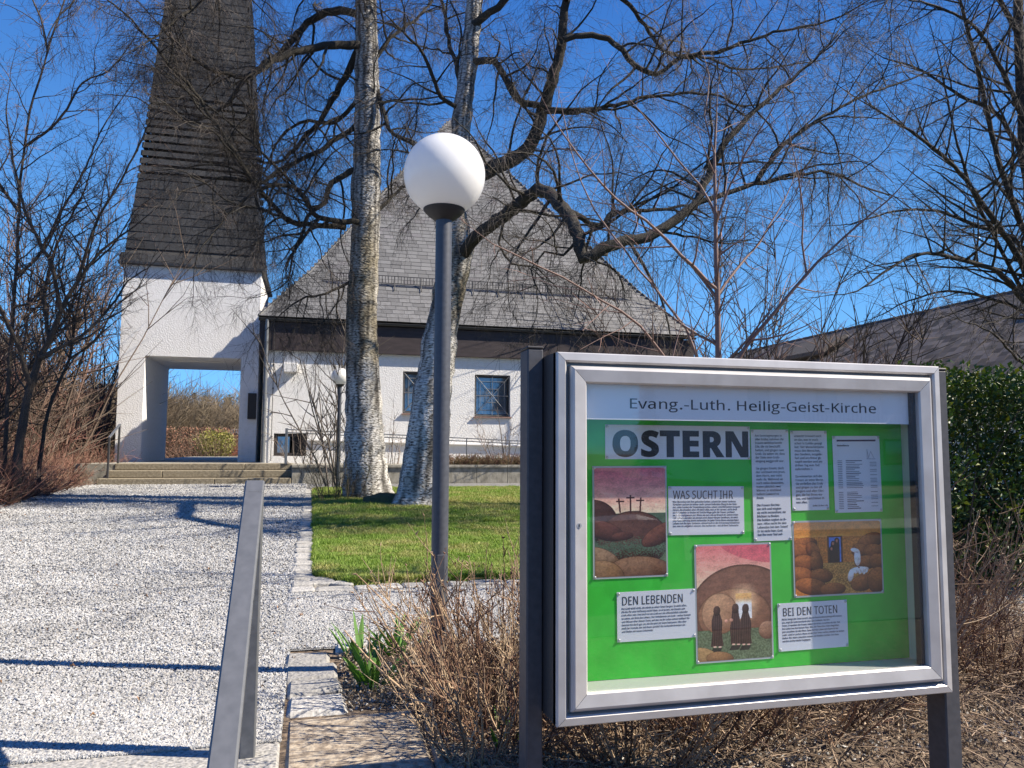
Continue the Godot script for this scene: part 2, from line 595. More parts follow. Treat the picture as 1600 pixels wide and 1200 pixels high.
func tower() -> void:
	var t := thing("bell_tower", "white plastered bell tower with open gateway and tall dark slate spire", "tower", Vector3(-3.13, 0.66, -23.0))
	var o := t.position
	var w := Shape.new()
	w.span(Vector3(-4.80, 0.60, -24.70) - o, Vector3(-4.20, 5.70, -21.30) - o)
	w.span(Vector3(-1.87, 0.60, -24.70) - o, Vector3(-1.43, 5.70, -21.30) - o)
	w.span(Vector3(-4.20, 3.36, -24.70) - o, Vector3(-1.87, 5.70, -21.30) - o)
	part(t, "wall", w.mesh(), M.plaster)
	part(t, "soffit_lamp", span_mesh(Vector3(-3.75, 3.33, -22.4) - o, Vector3(-2.4, 3.358, -22.2) - o, 0.008), M.white_box)
	part(t, "display_case", span_mesh(Vector3(-1.66, 1.77, -21.298) - o, Vector3(-1.45, 2.45, -21.2) - o, 0.008), M.window_frame)
	part(t, "eaves_board", span_mesh(Vector3(-4.92, 5.70, -24.82) - o, Vector3(-1.32, 5.78, -21.18) - o, 0.01), M.dark_zinc)
	var rings := [[5.78, 1.80], [6.15, 1.69], [7.3, 1.57], [8.05, 1.515], [10.45, 1.335], [13.6, 1.10], [25.0, 0.06]]
	var core := Shape.new()
	for i in rings.size() - 1:
		var in_ := 0.05 if i != 3 else 0.16
		var a: float = rings[i][1] - in_
		var b: float = rings[i + 1][1] - in_
		var y0: float = rings[i][0] - o.y
		var y1: float = rings[i + 1][0] - o.y
		b = maxf(b, 0.01)
		var c0 := [Vector3(-a, y0, a), Vector3(a, y0, a), Vector3(a, y0, -a), Vector3(-a, y0, -a)]
		var c1 := [Vector3(-b, y1, b), Vector3(b, y1, b), Vector3(b, y1, -b), Vector3(-b, y1, -b)]
		for k in 4:
			core.quad(c0[k], c0[(k + 1) % 4], c1[(k + 1) % 4], c1[k])
	var spire := part(t, "spire", core.mesh(), M.roof_under)
	var rg := RandomNumberGenerator.new()
	rg.seed = 11
	var left := 300
	for i in [0, 1, 2, 4, 5]:
		var a: float = rings[i][1] - 0.05
		var b: float = maxf(rings[i + 1][1] - 0.05, 0.04)
		var y0: float = rings[i][0] - o.y
		var y1: float = rings[i + 1][0] - o.y
		for k in 4:
			var r := Basis(Vector3.UP, PI / 2 * k)
			var n := clad(spire, "slate", r * Vector3(-a, y0, a), r * Vector3(a, y0, a), r * Vector3(b, y1, b), r * Vector3(-b, y1, b), 0.20, 0.34, M.spire_slate, left if k == 0 and i < 5 else 0, [0.022, 0.027, 0.032, 0.038], rg)
			left -= n
	# sound louvres: slate-covered slats with dark gaps between
	var n_slats := 11
	for k in n_slats:
		var t0 := float(k) / n_slats
		var y := lerpf(8.05, 10.45, t0) - o.y
		var hw := lerpf(1.515, 1.335, t0)
		for q in 4:
			var s := Shape.new()
			var bs := Basis(Vector3.RIGHT, -0.20)
			s.bevel_box(Vector3(0, y + 0.085, hw - 0.055), Vector3(hw * 2.0 - 0.02, 0.165 if k % 3 else 0.15, 0.02), 0.004, bs)
			part(spire, "louvre_slat", s.mesh(), M.spire_slate[(k * 3 + q) % 4], Transform3D(Basis(Vector3.UP, PI / 2 * q), Vector3.ZERO))


# ---------- church ----------

func holed_wall(x0: float, x1: float, y0: float, y1: float, zf: float, depth: float, holes: Array) -> ArrayMesh:
	var s := Shape.new()
	var xs := [x0, x1]
	var ys := [y0, y1]
	for h in holes:
		xs.append_array([h[0], h[1]])
		ys.append_array([h[2], h[3]])
	xs.sort()
	ys.sort()
	for i in xs.size() - 1:
		for k in ys.size() - 1:
			if xs[i + 1] - xs[i] < 1e-4 or ys[k + 1] - ys[k] < 1e-4: continue
			var mx: float = (xs[i] + xs[i + 1]) / 2.0
			var my: float = (ys[k] + ys[k + 1]) / 2.0
			var open := false
			for h in holes:
				open = open or (mx > h[0] and mx < h[1] and my > h[2] and my < h[3])
			if open: continue
			for z in [zf, zf - depth]:
				var a := Vector3(xs[i], ys[k], z)
				var b := Vector3(xs[i + 1], ys[k], z)
				var c := Vector3(xs[i + 1], ys[k + 1], z)
				var d := Vector3(xs[i], ys[k + 1], z)
				if z == zf: s.quad(a, b, c, d)
				else: s.quad(b, a, d, c)
	var rims := [[x0, x1, y0, y1, false]]
	for h in holes: rims.append([h[0], h[1], h[2], h[3], true])
	for r in rims:
		var p := [Vector3(r[0], r[2], zf), Vector3(r[1], r[2], zf), Vector3(r[1], r[3], zf), Vector3(r[0], r[3], zf)]
		var back := Vector3(0, 0, -depth)
		for k in 4:
			var a: Vector3 = p[k]
			var b: Vector3 = p[(k + 1) % 4]
			if r[4]: s.quad(a, b, b + back, a + back)
			else: s.quad(b, a, a + back, b + back)
	return s.mesh()


func church() -> void:
	var t := thing("church", "white church with steep grey slate roof and brown fascia behind the birches", "church", Vector3(4.6, 0.66, -25.6))
	var o := t.position
	var T := at(-o)
	var holes := [[2.245, 3.20, 1.93, 3.03], [4.149, 5.124, 1.88, 3.0], [-0.925, -0.14, 0.82, 1.38]]
	part(t, "front_wall", holed_wall(-1.22, 10.4, 0.55, 3.5, -20.0, 0.4, holes), M.plaster, T)
	part(t, "side_wall", span_mesh(Vector3(-1.22, 0.55, -31.2), Vector3(-0.82, 3.5, -20.4)), M.plaster, T)
	part(t, "side_wall", span_mesh(Vector3(10.0, 0.55, -31.2), Vector3(10.4, 3.5, -20.4)), M.plaster, T)
	part(t, "rear_wall", span_mesh(Vector3(-0.82, 0.55, -31.2), Vector3(10.0, 3.5, -30.8)), M.plaster, T)
	part(t, "ceiling", span_mesh(Vector3(-0.82, 3.3, -30.8), Vector3(10.0, 3.45, -20.4)), M.white_box, T)
	# fascia round the eaves
	for f in [[Vector3(-1.34, 3.45, -19.998), Vector3(10.53, 4.16, -19.89)], [Vector3(-1.34, 3.45, -31.5), Vector3(-1.225, 4.16, -20.0)], [Vector3(10.41, 3.45, -31.5), Vector3(10.53, 4.16, -20.0)]]:
		part(t, "fascia", span_mesh(f[0], f[1], 0.006), M.fascia, T)
	part(t, "soffit", span_mesh(Vector3(-1.20, 3.505, -31.2), Vector3(10.38, 3.55, -20.02)), M.fascia, T)
	var g := Shape.new()
	var pts := PackedVector3Array()
	for k in 9:
		var a := PI * k / 8.0
		pts.append(Vector3(0, 4.22 - 0.055 * sin(a), -19.84 + 0.055 * cos(a)))
	for k in 8:
		g.quad(pts[k] + Vector3(-1.36, 0, 0), pts[k + 1] + Vector3(-1.36, 0, 0), pts[k + 1] + Vector3(10.55, 0, 0), pts[k] + Vector3(10.55, 0, 0))
	g.rod(Vector3(-1.36, 4.225, -19.785), Vector3(10.55, 4.225, -19.785), 0.009, 6)
	part(t, "gutter", g.mesh(), M.dark_zinc, T)
	var dp := Shape.new()
	dp.tube(PackedVector3Array([Vector3(-1.16, 4.2, -19.83), Vector3(-1.16, 4.05, -19.83), Vector3(-1.16, 3.9, -19.83), Vector3(-1.16, 2.2, -19.84), Vector3(-1.16, 0.66, -19.84)]), PackedFloat32Array([0.05, 0.05, 0.05, 0.05, 0.05]), 12)
	for y in [3.3, 2.2, 1.3]: dp.tube(PackedVector3Array([Vector3(-1.16, y, -19.84), Vector3(-1.16, y + 0.05, -19.84)]), PackedFloat32Array([0.058, 0.058]), 12, true)
	part(t, "downpipe", dp.mesh(), M.zinc, T)
	var lw := Shape.new()
	lw.tube(PackedVector3Array([Vector3(-0.98, 4.2, -19.87), Vector3(-0.98, 3.42, -19.87), Vector3(-0.98, 3.40, -19.975), Vector3(-0.98, 2.0, -19.97), Vector3(-0.98, 0.7, -19.97)]), PackedFloat32Array([0.008, 0.008, 0.008, 0.008, 0.008]), 5)
	for y in [3.1, 2.5, 1.9, 1.3]: lw.box(Vector3(-0.98, y, -19.975), Vector3(0.04, 0.03, 0.04))
	part(t, "lightning_wire", lw.mesh(), M.iron, T)
	part(t, "wall_box", span_mesh(Vector3(-0.74, 2.90, -19.998), Vector3(-0.40, 3.13, -19.78), 0.012), M.white_box, T)
	# ledge along the ramp
	var le := Shape.new()
	le.bevel_box(Vector3(4.9, 1.12, -19.96), Vector3(10.0, 0.035, 0.08), 0.006, Basis(Vector3.BACK, -0.020))
	part(t, "wall_ledge", le.mesh(), M.white_box, T)
	for h in holes.slice(0, 2): church_window(t, h, T)
	cellar_window(t, holes[2], T)
	# roof: a flared pyramid
	var apex := Vector3(4.35, 12.4, -25.6)
	var e0 := [Vector3(-1.36, 4.27, -19.80), Vector3(10.55, 4.27, -19.80), Vector3(10.55, 4.27, -31.6), Vector3(-1.36, 4.27, -31.6)]
	var e1 := [Vector3(-0.15, 5.72, -20.95), Vector3(9.25, 5.72, -20.95), Vector3(9.25, 5.72, -30.2), Vector3(-0.15, 5.72, -30.2)]
	var core := Shape.new()
	for k in 4:
		core.quad(e0[k], e0[(k + 1) % 4], e1[(k + 1) % 4], e1[k])
		core.tri(e1[k], e1[(k + 1) % 4], apex)
	core.quad(e0[3], e0[2], e0[1], e0[0])
	var roof := part(t, "roof", core.mesh(), M.roof_under, T)
	var rg := RandomNumberGenerator.new()
	rg.seed = 12
	var tones := [0.115, 0.13, 0.145, 0.16]
	for k in 4:
		clad(roof, "slate", e0[k], e0[(k + 1) % 4], e1[(k + 1) % 4], e1[k], 0.15, 0.29, M.slate, 300 if k == 0 else 0, tones, rg)
		var a: Vector3 = e1[k]
		var b: Vector3 = e1[(k + 1) % 4]
		clad(roof, "upper_slate", a, b, b.lerp(apex, 0.985), a.lerp(apex, 0.985), 0.155, 0.29, M.slate, 0, tones, rg)
	for k in [0, 1]:
		var s := Shape.new()
		s.tube(PackedVector3Array([e0[k] + Vector3(0, 0.02, 0), e1[k] + Vector3(0, 0.02, 0), apex]), PackedFloat32Array([0.035, 0.035, 0.035]), 6)
		part(roof, "hip_capping", s.mesh(), M.slate[1])
	# snow guard: two rails with many small bars
	var sg := Shape.new()
	var nrm := Vector3(0, 1.37, 1.45).normalized()
	var y0 := 5.42
	var zz := -20.67
	for q in [[0.04, 0.012], [0.24, 0.012]]:
		sg.rod(Vector3(0.35, y0 + q[0], zz + 0.05), Vector3(8.95, y0 + q[0], zz + 0.05), q[1], 5)
	var x := 0.35
	while x < 8.95:
		sg.box(Vector3(x, y0 + 0.14, zz + 0.05), Vector3(0.016, 0.2, 0.016))
		x += 0.085
	part(roof, "snow_guard", sg.mesh(), M.iron)
	x = 0.6
	while x < 8.9:
		var b := Shape.new()
		b.tube(PackedVector3Array([Vector3(x, y0 + 0.22, zz + 0.05), Vector3(x, y0 - 0.02, zz + 0.06), Vector3(x, y0 - 0.16, zz + 0.17)]), PackedFloat32Array([0.014, 0.014, 0.014]), 5, true)
		part(roof, "guard_bracket", b.mesh(), M.iron)
		x += 0.72


func church_window(t: Node, h: Array, T: Transform3D) -> void:
	var mid := Vector3((h[0] + h[1]) / 2.0, (h[2] + h[3]) / 2.0, -20.14)
	var w: float = h[1] - h[0]
	var hh: float = h[3] - h[2]
	var win := Node3D.new()
	win.name = "window"
	win.transform = Transform3D(Basis.IDENTITY, T * mid)
	t.add_child(win, true)
	var f := Shape.new()
	for s in [-1.0, 1.0]:
		f.bevel_box(Vector3(s * (w / 2 - 0.035), 0, 0), Vector3(0.066, hh - 0.004, 0.07), 0.006)
		f.bevel_box(Vector3(0, s * (hh / 2 - 0.035), 0), Vector3(w - 0.145, 0.066, 0.066), 0.006)
	part(win, "frame", f.mesh(), M.window_frame)
	part(win, "pane", box_mesh(Vector3(w - 0.13, hh - 0.13, 0.012)), M.window_glass, at(Vector3(0, 0, -0.012)))
	part(win, "sill", box_mesh(Vector3(w + 0.06, 0.035, 0.2), 0.005), M.sill, at(Vector3(0, -hh / 2 - 0.02, 0.10)))
	var g := Shape.new()   # wrought grille: nested squares, a cross and diagonals
	var zf := 0.115
	for q in [[0.47, 0.47], [0.34, 0.34], [0.16, 0.16]]:
		var a: float = w * q[0]
		var b: float = hh * q[1]
		for s in [-1.0, 1.0]:
			g.rod(Vector3(s * a, -b, zf), Vector3(s * a, b, zf), 0.006, 5)
			g.rod(Vector3(-a, s * b, zf), Vector3(a, s * b, zf), 0.006, 5)
	g.rod(Vector3(-w * 0.47, 0, zf), Vector3(w * 0.47, 0, zf), 0.007, 5)
	g.rod(Vector3(0, -hh * 0.47, zf), Vector3(0, hh * 0.47, zf), 0.007, 5)
	g.rod(Vector3(-w * 0.47, -hh * 0.47, zf + 0.006), Vector3(w * 0.47, hh * 0.47, zf + 0.006), 0.008, 5)
	g.rod(Vector3(-w * 0.47, hh * 0.47, zf + 0.006), Vector3(w * 0.47, -hh * 0.47, zf + 0.006), 0.008, 5)
	for sx in [-1.0, 1.0]:
		for sy in [-1.0, 1.0]:
			g.rod(Vector3(sx * w * 0.47, sy * hh * 0.3, zf), Vector3(sx * w * 0.47, sy * hh * 0.3, 0.02), 0.006, 5)
	part(win, "grille", g.mesh(), M.grille)


func cellar_window(t: Node, h: Array, T: Transform3D) -> void:
	var mid := Vector3((h[0] + h[1]) / 2.0, (h[2] + h[3]) / 2.0, -20.10)
	var w: float = h[1] - h[0]
	var hh: float = h[3] - h[2]
	var win := Node3D.new()
	win.name = "cellar_window"
	win.transform = Transform3D(Basis.IDENTITY, T * mid)
	t.add_child(win, true)
	var f := Shape.new()
	for s in [-1.0, 1.0]:
		f.bevel_box(Vector3(s * (w / 2 - 0.045), 0, 0), Vector3(0.086, hh - 0.004, 0.07), 0.006)
		f.bevel_box(Vector3(0, s * (hh / 2 - 0.04), 0), Vector3(w - 0.18, 0.076, 0.066), 0.006)
	f.bevel_box(Vector3(0.08, 0, 0.0), Vector3(0.05, hh - 0.17, 0.06), 0.006)
	part(win, "frame", f.mesh(), M.window_frame)
	part(win, "pane", box_mesh(Vector3(0.30, hh - 0.15, 0.01)), M.window_glass, at(Vector3(-0.155, 0, -0.01)))
	part(win, "pane", box_mesh(Vector3(0.20, hh - 0.15, 0.01)), M.gap_black, at(Vector3(0.20, 0, -0.012)))


# ---------- terrace, steps, ramp railing ----------

func terrace_steps() -> void:
	var tr := Shape.new()
	tr.span(Vector3(-4.9, 0.0, -40.0), Vector3(-0.43, 0.652, -18.32))
	tr.span(Vector3(-0.43, 0.0, -40.0), Vector3(10.8, 0.640, -17.92))
	structure("terrace", tr.mesh(), M.concrete)
	var st := thing("church_steps", "three broad stone steps leading up to the tower gateway", "steps", Vector3(-2.35, 0.2, -17.6))
	var o := st.position
	var rg := RandomNumberGenerator.new()
	rg.seed = 5
	for k in 3:
		var z: float = [-17.60, -17.96, -18.30][k]
		var y0: float = [0.19, 0.37, 0.525][k]
		var y1: float = [0.365, 0.52, 0.665][k]
		var x := -4.29 + 0.09 * k
		var cuts: Array = [[x, -2.0, -0.43], [x, -3.1, -0.43], [x, -1.45, -0.43]][k]
		for j in 2:
			part(st, "step_block", span_mesh(Vector3(cuts[j] + 0.003, y0, z - 0.40) - o, Vector3(cuts[j + 1] - 0.003, y1, z) - o, 0.012), M.step_stone)
	var wl := thing("retaining_wall", "low concrete retaining wall with flat capping below the church windows", "wall", Vector3(5, 0.22, -17.75))
	o = wl.position
	var xs := [-0.42, 0.95, 2.35, 3.72, 4.45, 6.2, 8.0, 10.7]
	for k in xs.size() - 1:
		part(wl, "panel", span_mesh(Vector3(xs[k] + 0.004, 0.15, -17.9) - o, Vector3(xs[k + 1] - 0.004, 0.585, -17.62) - o, 0.008), M.concrete)
		part(wl, "capping", span_mesh(Vector3(xs[k] + 0.003, 0.587, -17.94) - o, Vector3(xs[k + 1] - 0.003, 0.65, -17.58) - o, 0.008), M.concrete)
	# railing left of the steps
	var r := thing("stair_railing", "small metal railing on the left edge of the church steps", "railing", Vector3(-4.12, 0.365, -17.8))
	o = r.position
	part(r, "post", span_mesh(Vector3(-4.135, 0.365, -17.78) - o, Vector3(-4.095, 1.20, -17.74) - o, 0.004), M.iron)
	part(r, "post", span_mesh(Vector3(-4.135, 0.66, -18.62) - o, Vector3(-4.095, 1.50, -18.58) - o, 0.004), M.iron)
	var s := Shape.new()
	s.bevel_box(Vector3.ZERO, Vector3(0.05, 0.03, 0.92), 0.005)
	part(r, "rail", s.mesh(), M.zinc, Transform3D(Basis(Vector3.RIGHT, 0.34), Vector3(-4.115, 1.365, -18.18) - o))
	# railing along the ramp
	var p := thing("ramp_railing", "thin two-bar metal railing sloping along the ramp before the church wall", "railing", Vector3(2, 0.65, -18.3))
	o = p.position
	for j in 2:
		var a := Vector3(-0.55, 1.44 - 0.07 * j, -18.3)
		var b := Vector3(9.5, 1.04 - 0.07 * j, -18.3)
		part(p, "rail", rod_mesh(a - o, b - o, 0.013, 8), M.zinc)
	part(p, "post", span_mesh(Vector3(-0.60, 0.65, -18.33) - o, Vector3(-0.54, 1.47, -18.27) - o, 0.005), M.zinc)
	var x := 0.4
	while x < 9.4:
		part(p, "post", rod_mesh(Vector3(x, 0.64, -18.3) - o, Vector3(x, 1.405 - 0.04 * x, -18.3) - o, 0.014, 8), M.zinc)
		x += 1.07


# ---------- neighbouring house on the right ----------

func neighbour_house() -> void:
	var t := thing("neighbour_house", "house with long weathered tile roof beyond the evergreen hedge", "house", Vector3(17.2, 0, -14))
	var o := t.position
	part(t, "wall", span_mesh(Vector3(12.4, 0, -28.6) - o, Vector3(22.0, 2.3, 0.6) - o), M.plaster)
	var s := Shape.new()
	var rz := [-29.0, 1.0]
	var eave := Vector3(11.7, 1.75, 0)
	var ridge := Vector3(17.2, 5.02, 0)
	var eave2 := Vector3(22.7, 1.75, 0)
	for e in [[eave, ridge], [ridge, eave2]]:
		s.quad(e[0] + Vector3(0, 0, rz[0]), e[0] + Vector3(0, 0, rz[1]), e[1] + Vector3(0, 0, rz[1]), e[1] + Vector3(0, 0, rz[0]))
	for z in rz:
		s.tri_out(eave + Vector3(0, 0, z), eave2 + Vector3(0, 0, z), ridge + Vector3(0, 0, z), Vector3(17.2, 2.5, -14))
	s.quad(eave + Vector3(0, 0, rz[0]), eave2 + Vector3(0, 0, rz[0]), eave2 + Vector3(0, 0, rz[1]), eave + Vector3(0, 0, rz[1]))
	var roof := part(t, "roof", s.mesh(), M.roof_under, at(-o))
	# plain tiles in courses on the slope that faces the garden
	var rg := RandomNumberGenerator.new()
	rg.seed = 77
	var up := (ridge - eave).normalized()
	var nrm := Vector3(-up.y, up.x, 0)
	var rest := Shape.new()
	rest.colored = true
	var made := 0
	var length := (ridge - eave).length()
	var rows := int(length / 0.22)
	for i in range(rows - 1, -1, -1):
		var z := -5.4 if i > 6 else -9.0
		z += (0.11 if i % 2 else 0.0)
		while z > -29.0:
			var mid := eave + up * (i * 0.22 + 0.13) + nrm * (0.028 + rg.randf() * 0.008) + Vector3(0, 0, z)
			var bs := Basis(Vector3(0, 0, -1), up, nrm).rotated(Vector3(0, 0, -1), -0.11 + rg.randf_range(-0.03, 0.03))
			if made < 300 and z > -16.0 and i > rows - 14:
				part(roof, "tile", unit_box, M.roof_tile[rg.randi() % 3], Transform3D(bs * Basis.from_scale(Vector3(0.21, 0.28, 0.06)), mid))
				made += 1
			else:
				var g := rg.randf_range(0.05, 0.20)
				rest.tint = Color(g, g * 0.83, g * 0.71)
				rest.box(mid, Vector3(0.21, 0.28, 0.06), bs)
			z -= 0.22
	part(roof, "tile_field", rest.mesh(), M.tile_mix, Transform3D.IDENTITY, "stuff")
	var rt := Shape.new()
	var z := 0.8
	while z > -29.0:
		rt.tube(PackedVector3Array([Vector3(17.2, 5.03, z), Vector3(17.2, 5.03, z - 0.37)]), PackedFloat32Array([0.11, 0.095]), 10, true)
		z -= 0.36
	part(roof, "ridge_tiles", rt.mesh(), M.roof_tile[0])
	# skylight and low dormer
	var bs2 := Basis(Vector3(0, 0, -1), up, nrm)
	var sk := Transform3D(bs2, eave + up * 4.9 + nrm * 0.06 + Vector3(0, 0, -13.3))
	var fr := Shape.new()
	for sgn in [-1.0, 1.0]:
		fr.bevel_box(Vector3(sgn * 0.40, 0, 0.03), Vector3(0.09, 0.98, 0.1), 0.01)
		fr.bevel_box(Vector3(0, sgn * 0.53, 0.03), Vector3(0.89, 0.09, 0.1), 0.01)
	part(roof, "skylight_frame", fr.mesh(), M.zinc, sk)
	part(roof, "skylight_pane", box_mesh(Vector3(0.72, 0.98, 0.02)), M.window_glass, sk * at(Vector3(0, 0, 0.02)))
	var dm := Shape.new()
	var dp := eave + up * 4.6 + Vector3(0, 0, -21.5)
	dm.bevel_box(dp + nrm * 0.10 + Vector3(-0.1, 0.1, 0), Vector3(2.6, 1.2, 0.20), 0.09, bs2)
	part(roof, "dormer", dm.mesh(), M.roof_tile[0])


# ---------- handrail at the garden steps ----------

func handrail() -> void:
	var t := thing("handrail", "grey flat steel handrail running down the garden steps", "handrail", Vector3(-0.183, 0, -2.7))
	var o := t.position
	part(t, "post", span_mesh(Vector3(-0.20, -0.06, -2.735) - o, Vector3(-0.152, 0.862, -2.685) - o, 0.004), M.rail_steel)
	var a := Vector3(-0.183, 0.882, -2.755)
	var b := Vector3(-0.163, -0.10, -1.215)
	var d := (b - a).normalized()
	var side := d.cross(Vector3.UP).normalized()
	var s := Shape.new()
	s.bevel_box((a + b) / 2.0, Vector3(0.062, 0.034, (b - a).length()), 0.005, Basis(side, d.cross(side), d))
	var rail := part(t, "rail", s.mesh(), M.rail_steel, at(-o))
	rail.name = "rail"
	part(t, "post", span_mesh(Vector3(-0.188, -0.64, -1.26) - o, Vector3(-0.142, -0.09, -1.22) - o, 0.004), M.rail_steel)


# ---------- stones: steps, setts and lawn edging ----------

func edging() -> void:
	var rg := RandomNumberGenerator.new()
	rg.seed = 31
	var st := thing("garden_steps", "pale stone garden steps at the lower edge of the gravel path", "steps", Vector3(-0.9, 0, -2.6))
	var o := st.position
	for k in 4:
		var y := 0.012 - 0.155 * k
		var z := -2.46 + 0.34 * k
		var xs := [-2.6, -1.3, -0.068]
		for j in 2:
			var s := Shape.new()
			s.bevel_box(Vector3((xs[j] + xs[j + 1]) / 2.0, y - 0.09, z - 0.18) - o, Vector3(xs[j + 1] - xs[j] - 0.008, 0.18, 0.37), 0.012)
			part(st, "step_block", s.mesh(), M.granite[(k + j) % 4])
	# border stones beside the steps and along the planting bed
	var bd := thing("bed_border", "row of rough granite setts and flagstones edging the planting bed", "border", Vector3(0.05, 0, -3.3))
	o = bd.position
	for q in [[-0.060, 0.40, -3.02, -2.28, 0.02], [0.41, 0.75, -2.9, -2.3, 0.012]]:
		var s := Shape.new()
		s.bevel_box(Vector3((q[0] + q[1]) / 2.0, q[4] - 0.062, (q[2] + q[3]) / 2.0) - o, Vector3(q[1] - q[0], 0.12, q[3] - q[2]), 0.012, Basis.IDENTITY, 0.012, rg)
		part(bd, "flagstone", s.mesh(), M.flagstone)
	for q in [[-0.07, 0.15, -3.24, -3.04], [-0.08, 0.145, -3.43, -3.255], [-0.085, 0.13, -3.66, -3.445], [-0.09, 0.10, -3.84, -3.675]]:
		var s := Shape.new()
		s.bevel_box(Vector3((q[0] + q[1]) / 2.0, gy(q[2]) - 0.036, (q[2] + q[3]) / 2.0) - o, Vector3(q[1] - q[0], 0.12, q[3] - q[2]), 0.016, Basis(Vector3.UP, rg.randf_range(-0.03, 0.03)), 0.010, rg)
		part(bd, "sett", s.mesh(), M.granite[rg.randi() % 4])
	var x := 0.13
	while x < 5.0:
		var w := rg.randf_range(0.16, 0.30)
		var s := Shape.new()
		s.bevel_box(Vector3(x + w / 2.0, gy(-3.9) - 0.03, -3.90 + rg.randf_range(-0.02, 0.02)) - o, Vector3(w - 0.014, 0.10, 0.13), 0.014, Basis(Vector3.UP, rg.randf_range(-0.04, 0.04)), 0.005, rg)
		part(bd, "sett", s.mesh(), M.granite[rg.randi() % 4])
		x += w
	var ed := thing("lawn_edging", "narrow line of small granite setts around the lawn", "edging", Vector3(0, 0.03, -5.5))
	o = ed.position
	var variants := []
	for k in 6:
		var s := Shape.new()
		s.bevel_box(Vector3.ZERO, Vector3(1, 1, 1), 0.09, Basis.IDENTITY, 0.05, rg)
		variants.append(s.mesh())
	var z := -5.48
	while z > -15.6:
		var l := rg.randf_range(0.06, 0.14)
		part(ed, "sett", variants[rg.randi() % 6], M.granite[rg.randi() % 4], Transform3D(Basis(Vector3.UP, rg.randf_range(-0.07, 0.07)) * Basis.from_scale(Vector3(rg.randf_range(0.14, 0.175), 0.09, l - 0.01)), Vector3(-0.035 + rg.randf_range(-0.01, 0.01), gy(z) - 0.020 + rg.randf_range(-0.006, 0.006), z - l / 2.0) - o))
		z -= l
	x = -0.12
	while x < 6.0:
		var l := rg.randf_range(0.14, 0.26)
		part(ed, "sett", variants[rg.randi() % 6], M.granite[rg.randi() % 4], Transform3D(Basis(Vector3.UP, rg.randf_range(-0.06, 0.06)) * Basis.from_scale(Vector3(l - 0.008, 0.09, 0.14)), Vector3(x + l / 2.0, gy(-5.42) - 0.020 + rg.randf_range(-0.006, 0.006), -5.42 + rg.randf_range(-0.02, 0.02)) - o))
		x += l

	for q in [[0.10, -5.66, 0.17, 0.15], [0.08, -5.80, 0.13, 0.11], [0.24, -5.60, 0.15, 0.12]]:   # the rounded corner
		part(ed, "sett", variants[rg.randi() % 6], M.granite[rg.randi() % 4], Transform3D(Basis(Vector3.UP, rg.randf_range(-0.6, 0.6)) * Basis.from_scale(Vector3(q[2], 0.09, q[3])), Vector3(q[0], gy(q[1]) - 0.018, q[1]) - o))


# ---------- globe lamps ----------

func lamps() -> void:
	globe_lamp(Vector3(0.555, gy(-3.4), -3.4), 2.252 - gy(-3.4), 0.186, 0.037, "near globe lamp on blue grey pole beside the noticeboard")
	globe_lamp(Vector3(0.52, gy(-16), -16.0), 2.27, 0.182, 0.037, "distant globe lamp standing behind the left birch before the church")


func globe_lamp(p: Vector3, h: float, r: float, pr: float, label: String) -> void:
	var t := thing("globe_lamp", label, "lamp", p, "globe lamps along the path")
	var s := Shape.new()
	var prof := []
	for k in 33:
		var a := -PI / 2 + 0.42 + (PI - 0.42) * k / 32.0
		prof.append(Vector2(maxf(cos(a), 0.0) * r, h + sin(a) * r))
	s.lathe(prof, 48)
	part(t, "globe", s.mesh(), M.globe)
	s = Shape.new()
	var y := h - r * 0.915
	s.lathe([Vector2(0.0, y + 0.012), Vector2(r * 0.5, y + 0.012)], 40)
	s.lathe([Vector2(pr * 0.9, y - 0.045), Vector2(pr * 1.15, y - 0.042), Vector2(r * 0.40, y - 0.018), Vector2(r * 0.505, y + 0.004), Vector2(r * 0.51, y + 0.014), Vector2(r * 0.48, y + 0.022)], 40)
	part(t, "collar", s.mesh(), M.lamp_collar)
	s = Shape.new()
	s.tube(PackedVector3Array([Vector3(0, -0.1, 0), Vector3(0, h * 0.4, 0), Vector3(0, y - 0.03, 0)]), PackedFloat32Array([pr, pr, pr]), 32, true)
	var pole := part(t, "pole", s.mesh(), M.lamp_paint)
	s = Shape.new()
	s.bevel_box(Vector3(0, 0.42, pr), Vector3(0.035, 0.22, 0.006), 0.002)
	part(pole, "service_hatch", s.mesh(), M.lamp_paint)


# ---------- the noticeboard ----------

const SIGN_X0 := 0.617
const SIGN_X1 := 1.827
const SIGN_Y0 := 0.302
const SIGN_Y1 := 1.258
const SIGN_Z := -1.916


